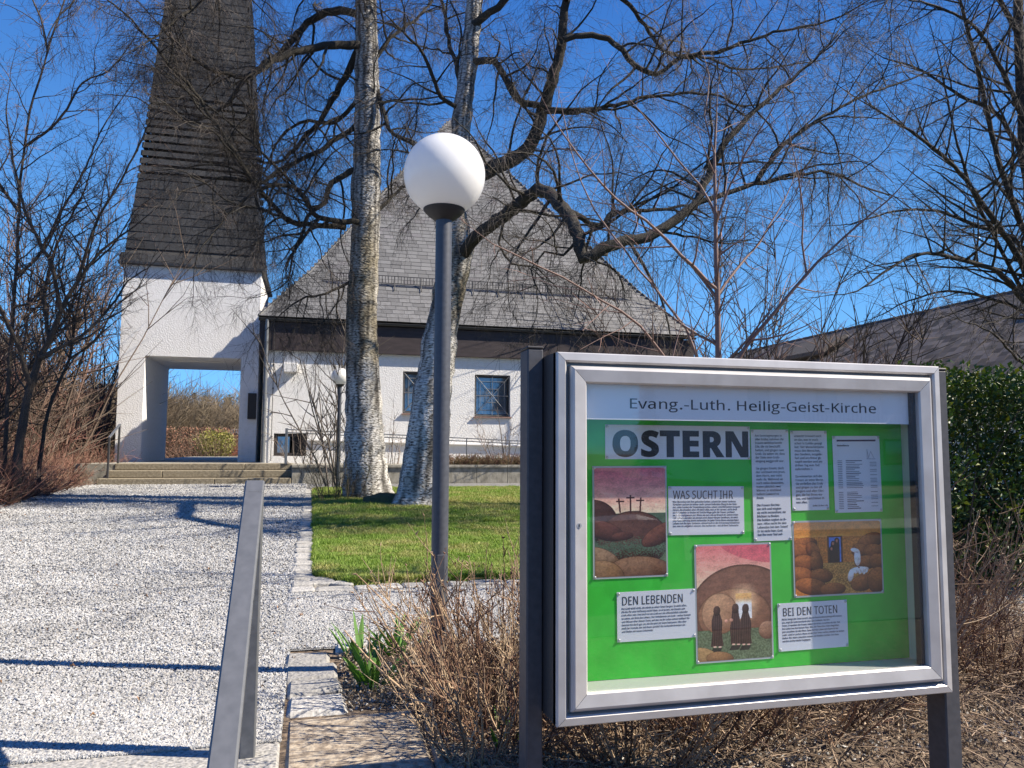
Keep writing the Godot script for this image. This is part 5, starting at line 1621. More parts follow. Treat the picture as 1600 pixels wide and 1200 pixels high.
func birches() -> void:
	var o := {"crook": 0.30, "rise": 0.25, "droop": 0.75, "twig_max": 0.75, "twig_min": 0.4, "twig_r": 0.0036, "twig_gap": 0.085, "hang": 0.75, "fine_gap": 0.045, "fine_len": 0.40, "gap": 0.165, "lift": 0.15, "len_max": 1.95, "len_min": 0.85, "clear": 0.47, "bark": M.bark, "twig": M.twig, "tone": Color(0.042, 0.034, 0.028), "moss": [1.9, 4.0]}
	var t1: Array = B1_TRUNK.duplicate()
	t1.append_array([0.62, 10.4, -12.8, 0.16, 0.5, 12.2, -12.7, 0.10, 0.4, 14.0, -12.6, 0.04])
	bare_tree("birch_tree", "left of the two old birches, with upright mossy white trunk", t1, B1_LIMBS, o, 101, true, "old birches on the lawn")
	var t2: Array = B2_TRUNK.duplicate()
	var e := t2.size() - 4
	t2.append_array([t2[e] + 0.1, t2[e + 1] + 1.7, t2[e + 2], 0.10, t2[e] + 0.2, t2[e + 1] + 3.4, t2[e + 2], 0.06, t2[e] + 0.2, t2[e + 1] + 4.8, t2[e + 2], 0.03])
	var o2 := o.duplicate()
	o2.clear = 0.72
	o2.gap = 0.19
	o2.fine_gap = 0.055
	o2.moss = [2.6, 4.2]
	bare_tree("birch_tree", "right of the two old birches, leaning with a crooked heavy limb", t2, B2_LIMBS, o2, 202, true, "old birches on the lawn")
	# root mound between the birches
	var st := thing("boulder", "low dark boulder between the feet of the two birches", "boulder", Vector3(1.12, gy(-11.6) + 0.03, -11.75))
	st.add_child(lump(Vector3(0.40, 0.19, 0.30), 9), true)


func lump(size: Vector3, seed_: int) -> MeshInstance3D:
	var nz := FastNoiseLite.new()
	nz.seed = seed_
	nz.frequency = 0.8
	var s := Shape.new()
	var nu := 18
	var nv := 10
	for i in nv + 1:
		for k in nu:
			var th := PI * i / nv
			var ph := TAU * k / nu
			var d := Vector3(sin(th) * cos(ph), cos(th), sin(th) * sin(ph))
			s.v.append(d * size * (1.0 + 0.35 * nz.get_noise_3dv(d * 2.0)))
			s.n.append((d / size).normalized())
	for i in nv:
		for k in nu:
			var a := i * nu + k
			var b := i * nu + (k + 1) % nu
			s.ix.append_array([a, a + nu, b, b, a + nu, b + nu])
	var m := MeshInstance3D.new()
	m.name = "stone"
	m.mesh = s.mesh()
	m.material_override = M.moss
	return m


func other_trees() -> void:
	var o := {"crook": 0.24, "rise": 0.55, "droop": 0.1, "twig_max": 0.6, "twig_min": 0.3, "twig_r": 0.005, "twig_gap": 0.10, "hang": 0.05, "fine_gap": 0.09, "fine_len": 0.25, "gap": 0.20, "lift": 0.35, "len_max": 1.5, "len_min": 0.7, "clear": 0.35, "bark": M.grey_bark, "twig": M.twig, "tone": Color(0.085, 0.058, 0.043)}
	bare_tree("bare_tree", "forked bare tree at the left edge reaching towards the tower", L1_TRUNK, L1_LIMBS, o, 301, false, "bare trees left of the path")
	bare_tree("bare_tree", "tall slender bare tree at the far left edge", L2_TRUNK, L2_LIMBS, o, 302, false, "bare trees left of the path")
	bare_tree("bare_tree", "smaller bare tree rising just left of the tower base", L3_TRUNK, L3_LIMBS, o, 303, false, "bare trees left of the path")
	var o2 := o.duplicate()
	o2.droop = 0.45
	o2.tone = Color(0.042, 0.032, 0.026)
	o2.hang = 0.35
	o2.len_max = 1.8
	o2.len_min = 0.6
	o2.gap = 0.14
	o2.fine_gap = 0.07
	o2.twig_r = 0.0036
	o2.crook = 0.15
	o2.lift = 0.05
	o2.clear = 0.35
	o2.bark = M.bark
	bare_tree("bare_tree", "dark arching bare tree at the right edge above the hedge", R1_TRUNK, R1_LIMBS, o2, 304)
	var o3 := o.duplicate()
	o3.merge({"twig_max": 0.30, "twig_min": 0.14, "twig_r": 0.0022, "twig_gap": 0.13, "gap": 0.16, "len_max": 0.85, "len_min": 0.35, "fine_gap": 0.2, "fine_len": 0.1, "crook": 0.12, "lift": 0.1, "clear": 0.45, "bark": M.sapling, "twig": M.twig, "tone": Color(0.17, 0.10, 0.08)}, true)
	bare_tree("young_tree", "young reddish bare tree fanning out behind the noticeboard", S_TRUNK, S_LIMBS, o3, 305)


# ---------- shrubs ----------

func shrub_mesh(seed_: int, stems: int, height: float, spread: float, r: float, tones: Array, sides: float, lean := Vector3.ZERO, buds := false) -> ArrayMesh:
	var rg := RandomNumberGenerator.new()
	rg.seed = seed_
	var s := Shape.new()
	s.colored = true
	for k in stems:
		var a := rg.randf() * TAU
		var q := sqrt(rg.randf())
		var p := Vector3(cos(a), 0, sin(a)) * q * spread * 0.45
		var h := height * rg.randf_range(0.45, 1.1)
		var d := (Vector3(cos(a) * q * spread * 0.9, height, sin(a) * q * spread * 0.9) + lean + any_dir(rg) * height * 0.22).normalized()
		var c: Array = tones[rg.randi() % tones.size()]
		var g := rg.randf_range(0.8, 1.25)
		s.tint = Color(c[0] * g, c[1] * g, c[2] * g)
		var line := s.twig(p - Vector3(0, 0.04, 0), d, h, r * (rg.randf_range(0.45, 1.0) + pow(rg.randf(), 4.0)), 5, Vector3(0, 0.15, 0), 0.13, rg)
		for j in int(sides * rg.randf_range(0.5, 1.5)):
			var gg := rg.randf_range(0.5, 4.9)
			var gi := mini(int(gg), 4)
			var w := line[gi].lerp(line[gi + 1], gg - gi)
			var td := (line[gi + 1] - line[gi]).normalized()
			var side := s.twig(w, (td * 0.8 + any_dir(rg) * 0.75).normalized(), h * rg.randf_range(0.12, 0.38), r * 0.55, 3, Vector3(0, 0.2, 0), 0.15, rg)
			if buds:
				for b in 2:
					var bp := line[rg.randi_range(2, 5)] if b == 0 else side[rg.randi_range(1, 3)]
					s.twig(bp, (td + any_dir(rg) * 0.9).normalized(), rg.randf_range(0.008, 0.018), r * rg.randf_range(0.7, 1.1), 2, Vector3.ZERO, 0.05, rg)
			if rg.randf() < 0.5:
				s.twig(side[1], (side[2] - side[1]).normalized() + any_dir(rg) * 0.7, h * 0.12, r * 0.4, 2, Vector3.ZERO, 0.15, rg)
	return s.mesh()


func shrubs() -> void:
	var rg := RandomNumberGenerator.new()
	rg.seed = 55
	var straw := [[0.27, 0.175, 0.11], [0.17, 0.095, 0.06], [0.42, 0.31, 0.20], [0.085, 0.045, 0.03], [0.33, 0.235, 0.15]]
	var red := [[0.21, 0.10, 0.075], [0.16, 0.085, 0.06], [0.28, 0.15, 0.11], [0.24, 0.17, 0.12]]
	# clipped dry shrubs round the noticeboard
	var near := [
		[0.70, -3.02, 0.54, 0.42, 84, "dry brown shrub at the foot of the near lamp"],
		[0.86, -3.35, 0.60, 0.48, 96, "dry brown shrub just right of the near lamp"],
		[0.60, -2.58, 0.40, 0.34, 70, "low dry shrub spilling over the flagstones"],
		[0.74, -2.72, 0.56, 0.45, 130, "dry brown shrub left of the noticeboard's left post"],
		[1.02, -2.98, 0.55, 0.50, 110, "dry brown shrub behind the noticeboard's left post"],
		[1.08, -2.50, 0.34, 0.42, 110, "low dry shrub under the left end of the noticeboard"],
		[1.45, -2.62, 0.34, 0.45, 110, "low dry shrub under the middle of the noticeboard"],
		[1.82, -2.62, 0.36, 0.45, 110, "low dry shrub under the right end of the noticeboard"],
		[2.22, -2.75, 0.48, 0.45, 120, "dry straw coloured shrub right of the noticeboard's right post"],
		[2.62, -3.15, 0.62, 0.55, 130, "dry brown shrub in front of the evergreen hedge"],
		[2.35, -3.45, 0.55, 0.50, 110, "dry brown shrub behind the noticeboard near the hedge"],
		[3.05, -3.45, 0.72, 0.55, 120, "taller dry shrub right below the hedge corner"],
		[3.55, -3.75, 0.66, 0.55, 120, "dry brown shrub at the foot of the hedge by the right edge"],
		[2.95, -2.85, 0.40, 0.5, 130, "low straw coloured shrub in the bottom right corner"],
		[1.35, -3.25, 0.45, 0.5, 90, "low dry shrub behind the middle of the noticeboard"]]
	for q in near:
		var t := thing("dry_shrub", q[5], "shrub", Vector3(q[0], gy(q[1]), q[1]), "dry shrubs round the noticeboard")
		part(t, "stems", shrub_mesh(rg.randi(), int(q[4] * 0.72), q[2] * 1.06, q[3] * 1.1, 0.0046, straw, 6.0, Vector3.ZERO, true), M.tinted)
	# bushy twigs against the birches
	var t0 := thing("small_bush", "small thorny bush at the left foot of the left birch", "shrub", Vector3(0.45, gy(-12.6), -12.7))
	part(t0, "stems", shrub_mesh(71, 45, 1.15, 0.7, 0.007, [[0.09, 0.075, 0.055], [0.12, 0.11, 0.05]], 9.0), M.tinted)
	var g0 := thing("tall_bare_shrub", "tall dark bare shrub standing behind the left birch", "shrub", Vector3(0.72, gy(-16.3), -16.5))
	part(g0, "stems", shrub_mesh(72, 10, 3.7, 1.2, 0.024, [[0.07, 0.06, 0.052], [0.10, 0.085, 0.075]], 9.0), M.tinted)
	var g1 := thing("bare_shrub", "slender bare shrub before the right church window", "shrub", Vector3(4.55, 0.65, -18.15))
	part(g1, "stems", shrub_mesh(73, 16, 1.5, 1.5, 0.011, [[0.16, 0.13, 0.11], [0.22, 0.17, 0.14]], 8.0), M.tinted)
	var g2 := thing("bare_shrub", "slender bare shrub before the cellar window", "shrub", Vector3(-0.1, 0.65, -18.9))
	part(g2, "stems", shrub_mesh(74, 12, 1.2, 1.1, 0.010, [[0.16, 0.13, 0.11], [0.22, 0.17, 0.14]], 7.0), M.tinted)
	var g3 := thing("bare_shrub", "slender bare shrub between the birch trunks before the church wall", "shrub", Vector3(1.75, 0.65, -18.6))
	part(g3, "stems", shrub_mesh(75, 12, 1.5, 1.2, 0.011, [[0.16, 0.13, 0.11], [0.22, 0.17, 0.14]], 7.0), M.tinted)
	# low heather along the retaining wall
	var low := shrub_mesh(80, 220, 0.34, 0.6, 0.008, [[0.17, 0.09, 0.065], [0.24, 0.17, 0.10], [0.12, 0.10, 0.05]], 5.0)
	for k in 7:
		var t := thing("heather", "low brown heather clump on the retaining wall, number %s from the lamp" % ["one", "two", "three", "four", "five", "six", "seven"][k], "plant", Vector3(3.25 + 0.42 * k, 0.645, -18.02), "heather along the retaining wall", k * 1.3)
		t.set_meta("label", "low brown heather clump in the row along the retaining wall")
		part(t, "stems", low, M.tinted)
	# red-brown shrubs along the left edge of the path
	var variants := []
	for k in 4:
		variants.append(shrub_mesh(90 + k, 190, [0.75, 0.6, 0.95, 0.5][k], 1.1, 0.008, red, 6.0))
	var tall := []
	for k in 3:
		tall.append(shrub_mesh(95 + k, 60, 2.1 + 0.4 * k, 1.1, 0.012, [[0.22, 0.10, 0.08], [0.16, 0.12, 0.09], [0.26, 0.19, 0.14]], 9.0))
	var spots := [[-4.75, -11.2], [-5.2, -11.9], [-4.75, -12.6], [-5.4, -13.0], [-4.85, -13.6], [-4.8, -14.4], [-5.5, -14.4], [-4.9, -15.3], [-5.6, -15.6], [-4.95, -16.2], [-5.6, -16.8], [-5.0, -17.0], [-5.3, -18.0], [-5.15, -18.9], [-5.2, -19.9], [-4.5, -10.6], [-6.2, -13.6], [-6.3, -15.2], [-6.2, -17.0], [-6.0, -18.6]]
	for k in spots.size():
		var t := thing("red_shrub", "low red-brown shrub in the dense row along the left path edge", "shrub", Vector3(spots[k][0], gy(spots[k][1]), spots[k][1]), "red-brown shrubs along the left path edge", k * 2.1)
		part(t, "stems", variants[k % 4], M.tinted)
	var spots2 := [[-5.6, -12.4], [-6.0, -14.0], [-6.4, -16.0], [-5.9, -17.6], [-6.6, -19.0], [-7.4, -15.0], [-7.6, -17.8], [-8.4, -20.0], [-7.0, -21.5], [-6.1, -20.8], [-6.4, -12.0], [-8.8, -17.5]]
	for k in spots2.size():
		var t := thing("tall_shrub", "tall thin-stemmed red-brown shrub in the thicket left of the tower", "shrub", Vector3(spots2[k][0], gy(spots2[k][1]), spots2[k][1]), "thicket left of the tower", k * 1.7)
		part(t, "stems", tall[k % 3], M.tinted)
	var wild := []
	for k in 3:
		wild.append(shrub_mesh(120 + k, 26, 4.6 + 0.7 * k, 2.6, 0.026, [[0.07, 0.052, 0.04], [0.11, 0.08, 0.06], [0.16, 0.10, 0.075]], 22.0))
	var spots3 := [[-6.6, -14.6, "nearest"], [-7.4, -17.6, "second nearest"], [-6.5, -19.6, "third nearest"], [-8.0, -20.6, "fourth nearest"], [-7.2, -23.5, "fifth nearest"], [-6.5, -26.0, "farthest"], [-9.6, -18.6, "leftmost"], [-10.5, -23.0, "hindmost on the left"], [10.4, -18.2, ""], [11.6, -16.0, ""]]
	for k in spots3.size():
		var t := thing("wild_tree", ("many-stemmed dark bare tree left of the tower, %s of the clump" % spots3[k][2]) if spots3[k][2] else ["far bare tree peeping over the noticeboard between church and neighbouring roof", "bare tree standing before the left end of the neighbouring tile roof"][k - 8], "tree", Vector3(spots3[k][0], gy(spots3[k][1]), spots3[k][1]), "many-stemmed bare trees", k * 1.9)
		part(t, "stems", wild[k % 3], M.tinted)


# ---------- evergreen hedge ----------

func leaf_mesh(l: float, w: float) -> ArrayMesh:
	var s := Shape.new()
	var mid := [Vector3(0, 0, 0), Vector3(0, 0.004, l * 0.5), Vector3(0, -0.003, l)]
	for sg in [-1.0, 1.0]:
		var e := Vector3(sg * w / 2, 0.012, l * 0.45)
		if sg > 0:
			s.tri(mid[0], mid[1], e)
			s.tri(mid[1], mid[2], e)
		else:
			s.tri(mid[0], e, mid[1])
			s.tri(mid[1], e, mid[2])
	return s.mesh()


func hedge() -> void:
	var t := thing("evergreen_hedge", "dense glossy evergreen hedge right of the noticeboard", "hedge", Vector3(5.0, 0, -4.9))
	var o := t.position
	var rg := RandomNumberGenerator.new()
	rg.seed = 66
	var nz := FastNoiseLite.new()
	nz.seed = 3
	nz.frequency = 0.9
	var list := []
	var tints := PackedColorArray()
	for k in 34000:
		var x := rg.randf_range(4.0, 7.4)
		var y := rg.randf_range(0.05, 1.54)
		var z := -4.35 - pow(rg.randf(), 1.6) * 1.1
		if rg.randf() < 0.16:
			y = 1.54 + rg.randf_range(-0.2, 0.06)
			z = rg.randf_range(-5.5, -4.35)
		var bulge := nz.get_noise_2d(x * 1.6, y * 1.6) * 0.20
		var tophump := nz.get_noise_2d(x * 2.0, 30.0) * 0.09
		y += tophump * y / 1.6
		z += bulge
		if x < 4.15: z -= 0.15
		var d := Vector3(rg.randf_range(-1, 1), rg.randf_range(-0.2, 1.2), rg.randf_range(-0.4, 1.3)).normalized()
		var up := any_dir(rg)
		up = (up + Vector3(0.2, 1.0, 0.5)).normalized()
		var bs := Basis.looking_at(-d, up)
		list.append(Transform3D(bs * Basis.from_scale(Vector3.ONE * rg.randf_range(0.7, 1.3)), Vector3(x, y, z) - o))
		var g := rg.randf_range(0.7, 1.3)
		var young := 1.0 if rg.randf() < 0.11 else 0.0
		tints.append(Color(0.034 * g + 0.12 * young, 0.070 * g + 0.10 * young, 0.014 * g))
	scatter(t, "foliage", leaf_mesh(0.052, 0.026), M.leaf, list, tints)
	var s := Shape.new()
	for k in 260:
		var p := Vector3(rg.randf_range(4.1, 7.3), 0.0, rg.randf_range(-5.4, -4.6))
		s.twig(p - o, (Vector3.UP + any_dir(rg) * 0.4).normalized(), rg.randf_range(0.9, 1.5), 0.012, 5, Vector3.ZERO, 0.2, rg)
	part(t, "stems", s.mesh(), M.grey_bark, Transform3D.IDENTITY, "stuff")


# ---------- spring bulbs, litter ----------

func bulbs() -> void:
	var rg := RandomNumberGenerator.new()
	rg.seed = 44
	for q in [[0.27, -3.36, 0.25, 20, "largest clump of green bulb leaves beside the setts"], [0.25, -3.78, 0.27, 11, "clump of upright bulb leaves at the gravel edge, left one"], [0.42, -3.76, 0.27, 16, "clump of broad bulb leaves at the gravel edge, right one"], [0.66, -2.6, 0.16, 6, "small green shoots among the dry shrubs near the bottom edge"]]:
		var t := thing("bulb_plant", q[4], "plant", Vector3(q[0], gy(q[1]), q[1]), "spring bulb leaves in the bed")
		for k in int(q[3]):
			var s := Shape.new()
			s.colored = true
			var a := rg.randf() * TAU
			var out := Vector3(cos(a), 0, sin(a))
			var p := out * rg.randf() * 0.05 - Vector3(0, 0.02, 0)
			var d := (Vector3.UP + out * rg.randf_range(0.1, 0.55)).normalized()
			var side := d.cross(out.rotated(Vector3.UP, 0.5)).normalized()
			var l: float = q[2] * rg.randf_range(0.6, 1.05)
			var w := rg.randf_range(0.015, 0.029)
			var g := rg.randf_range(0.75, 1.2)
			s.tint = Color(0.12 * g, 0.25 * g, 0.05 * g)
			var prev := [p - side * w * 0.5, p, p + side * w * 0.5]
			for i in 6:
				var f := (i + 1) / 6.0
				d = (d + out * 0.09 - Vector3(0, 0.02, 0)).normalized()
				p += d * l / 6.0
				var ww: float = w * (1.15 - 0.15 * f) if f < 0.75 else w * maxf(0.06, (1.0 - f) * 3.6)
				var nrm := side.cross(d).normalized() * ww * 0.3
				var cur := [p - side * ww * 0.5 + nrm, p, p + side * ww * 0.5 + nrm]
				for j in 2: s.quad(prev[j], prev[j + 1], cur[j + 1], cur[j])
				prev = cur
			part(t, "leaf", s.mesh(), M.grass)


func lawn_and_gravel() -> void:
	var rg := RandomNumberGenerator.new()
	rg.seed = 88
	var nz := FastNoiseLite.new()
	nz.seed = 8
	nz.frequency = 0.35
	# grass
	var tuft := Shape.new()
	for k in 8:
		var a := rg.randf() * TAU
		var p := Vector3(cos(a), 0, sin(a)) * rg.randf() * 0.022
		var d := Vector3(cos(a * 1.7 + k) * rg.randf() * 0.9, 1, sin(a * 2.3 + k) * rg.randf() * 0.9).normalized()
		var side := d.cross(any_dir(rg)).normalized() * 0.0022
		var l := rg.randf_range(0.025, 0.055)
		var m := p + d * l * 0.6
		var e := m + (d + Vector3(d.x, -0.4, d.z) * 0.7).normalized() * l * 0.45
		tuft.quad(p - side, p + side, m + side * 0.8, m - side * 0.8)
		tuft.tri(m - side * 0.8, m + side * 0.8, e)
	var list := []
	var tints := PackedColorArray()
	for k in 235000:
		var f := rg.randf()
		var z := -5.58 - 10.0 * pow(f, 1.35)
		var x := rg.randf_range(0.03, 1.9 + (-z - 5.5) * 0.42)
		if k > 150000: x = rg.randf_range(1.9 + (-z - 5.5) * 0.42, 8.0)
		if Vector2(x - 0.95, z + 12.9).length() < 0.4 or Vector2(x - 1.55, z + 11.4).length() < 0.4: continue
		if x > 8.0: continue
		var u := (x - 0.04) / 0.24
		var w2 := (-5.6 - z) / 0.32
		if u + w2 < 1.0 or x < 0.035 + 0.05 * absf(nz.get_noise_2d(5.0, z * 14)): continue
		var dry := clampf(nz.get_noise_2d(x * 4, z * 4) * 1.1 + nz.get_noise_2d(x * 16, z * 16) * 0.8 + 0.3 + 0.5 * exp(-Vector2(x - 2.2, z + 11.4).length_squared() / 1.6), 0.0, 1.0) * 0.75
		if rg.randf() < dry * 0.45: continue
		var g := rg.randf_range(0.75, 1.25)
		tints.append(Color((0.205 + 0.22 * dry) * g, (0.31 + 0.05 * dry) * g, (0.045 + 0.11 * dry) * g))
		var sc := rg.randf_range(0.6, 1.4) * (1.0 + 0.35 * nz.get_noise_2d(x * 9, z * 9)) * (1.0 if z > -9 else 1.25)
		list.append(Transform3D(Basis(Vector3.UP, rg.randf() * TAU) * Basis.from_scale(Vector3(sc * 1.2, sc, sc * 1.2)), Vector3(x, lawn_y(x, z) - 0.004, z)))
	var gr := scatter(self, "grass", tuft.mesh(), M.grass, list, tints)
	tag(gr, "short spring grass of the lawn under the birches", "grass", "", "stuff")
	# gravel
	var stones := []
	for q in 3:
		var s := Shape.new()
		var pts := []
		for d in [Vector3(1, 0, 0), Vector3(-1, 0, 0), Vector3(0, 1, 0), Vector3(0, -1, 0), Vector3(0, 0, 1), Vector3(0, 0, -1)]:
			pts.append(d * Vector3(1.0, 0.62, 0.8) * rg.randf_range(0.75, 1.2) + any_dir(rg) * 0.22)
		for f in [[0, 2, 4], [2, 1, 4], [1, 3, 4], [3, 0, 4], [2, 0, 5], [1, 2, 5], [3, 1, 5], [0, 3, 5]]:
			s.tri_out(pts[f[0]], pts[f[1]], pts[f[2]], Vector3.ZERO)
		stones.append(s.mesh())
	var lists := [[], [], []]
	var tin := [PackedColorArray(), PackedColorArray(), PackedColorArray()]
	for k in 350000:
		var z: float
		var x: float
		var f := rg.randf()
		if k % 4 == 3:
			z = rg.randf_range(-5.35, -3.97)
			x = rg.randf_range(-0.12, 2.3 if k < 260000 else 6.0)
		else:
			z = -2.81 - 14.8 * pow(f, 2.1)
			x = rg.randf_range(maxf(-4.7, -1.15 - (-z - 2.8) * 0.40), -0.08)
			if k > 260000: x = rg.randf_range(-4.7, maxf(-4.7, -1.15 - (-z - 2.8) * 0.40))
		var far_ := clampf((-z - 4.0) / 10.0, 0.0, 1.0)
		var sz := rg.randf_range(0.0042, 0.0098) * (1.0 + far_ * 1.1)
		var g := rg.randf_range(0.27, 0.45)
		if rg.randf() < 0.07: g *= 0.5
		var w := rg.randf_range(-0.03, 0.04)
		var kind := k % 3
		g *= 1.0 + 0.22 * nz.get_noise_2d(x * 3, z * 3) + 0.12 * nz.get_noise_2d(x * 12, z * 12)
		tin[kind].append(Color(g * (1.0 + w), g, g * (0.985 - w)))
		lists[kind].append(Transform3D(Basis.from_euler(Vector3(rg.randf_range(-0.6, 0.6), rg.randf() * TAU, rg.randf_range(-0.6, 0.6))) * Basis.from_scale(Vector3.ONE * sz), Vector3(x, gy(z) + 0.006 + sz * rg.randf_range(0.1, 0.7), z)))
	var gv := Node3D.new()
	gv.name = "gravel"
	tag(gv, "loose pale gravel covering the paths", "gravel", "", "stuff")
	add_child(gv, true)
	for q in 3: scatter(gv, "stones", stones[q], M.tinted, lists[q], tin[q])
	# dead leaves and straw in the planting bed
	var list2 := []
	var tint2 := PackedColorArray()
	for k in 15000:
		var z := rg.randf_range(-3.84, -2.2)
		var x := rg.randf_range(0.15, 3.6)
		if z > -3.05 and x < 0.42: continue
		var bs := Basis.from_euler(Vector3(rg.randf_range(-0.7, 0.7), rg.randf() * TAU, rg.randf_range(-0.7, 0.7)))
		list2.append(Transform3D(bs * Basis.from_scale(Vector3(rg.randf_range(0.4, 1.3), 1, rg.randf_range(0.5, 1.3))), Vector3(x, gy(z) + rg.randf_range(0.002, 0.035), z)))
		var g := rg.randf_range(0.35, 1.15)
		tint2.append(Color(0.36 * g, 0.28 * g, 0.195 * g))
	for k in 260:
		var z := rg.randf_range(-12.0, -2.9)
		var x := rg.randf_range(-1.0 - (-z - 2.8) * 0.38, 2.6)
		var y := lawn_y(x, z) + 0.03 if x > 0.05 and z < -5.6 else gy(z) + 0.016
		list2.append(Transform3D(Basis.from_euler(Vector3(rg.randf_range(-0.4, 0.4), rg.randf() * TAU, rg.randf_range(-0.4, 0.4))) * Basis.from_scale(Vector3.ONE * rg.randf_range(0.7, 1.5)), Vector3(x, y, z)))
		var g := rg.randf_range(0.3, 1.0)
		tint2.append(Color(0.34 * g, 0.20 * g, 0.11 * g))
	var lit := scatter(self, "leaf_litter", leaf_mesh(0.024, 0.011), M.tinted, list2, tint2)
	tag(lit, "dead brown leaves and straw lying on the planting bed", "leaf litter", "", "stuff")
	var stick := Shape.new()
	stick.twig(Vector3(-0.09, 0, 0), Vector3.RIGHT, 0.18, 0.0022, 4, Vector3(0, 0.05, 0.2), 0.15, rg)
	stick.twig(Vector3(-0.02, 0, 0), Vector3(0.8, 0.2, 0.5).normalized(), 0.07, 0.0014, 3, Vector3.ZERO, 0.15, rg)
	var list4 := []
	var tint4 := PackedColorArray()
	for k in 6500:
		var z := rg.randf_range(-4.1, -2.2)
		var x := rg.randf_range(0.35, 4.4)
		if z < -3.82 and x < 2.4: continue
		if z > -3.05 and x < 0.5: continue
		list4.append(Transform3D(Basis.from_euler(Vector3(rg.randf() * 3, rg.randf() * TAU, rg.randf_range(-0.5, 0.5))) * Basis.from_scale(Vector3.ONE * rg.randf_range(0.5, 1.3)), Vector3(x, gy(z) + rg.randf_range(0.005, 0.07), z)))
		var g := rg.randf_range(0.4, 1.4)
		tint4.append(Color(0.30 * g, 0.215 * g, 0.145 * g))
	tag(scatter(self, "fallen_twigs", stick.mesh(), M.tinted, list4, tint4), "dry fallen twigs strewn over the planting bed", "twigs", "", "stuff")
	var list3 := []
	var tint3 := PackedColorArray()
	for k in 7000:   # pale stones among the litter
		var z := rg.randf_range(-3.84, -2.3)
		var x := rg.randf_range(0.15, 2.6)
		if z > -3.05 and x < 0.42: continue
		var sz := rg.randf_range(0.005, 0.011)
		var g := rg.randf_range(0.18, 0.55)
		tint3.append(Color(g, g * 0.97, g * 0.9))
		list3.append(Transform3D(Basis.from_euler(Vector3(rg.randf() * 3, rg.randf() * TAU, 0)) * Basis.from_scale(Vector3.ONE * sz), Vector3(x, gy(z) + 0.004, z)))
	scatter(gv, "stones", stones[0], M.tinted, list3, tint3)


# ---------- things far behind ----------

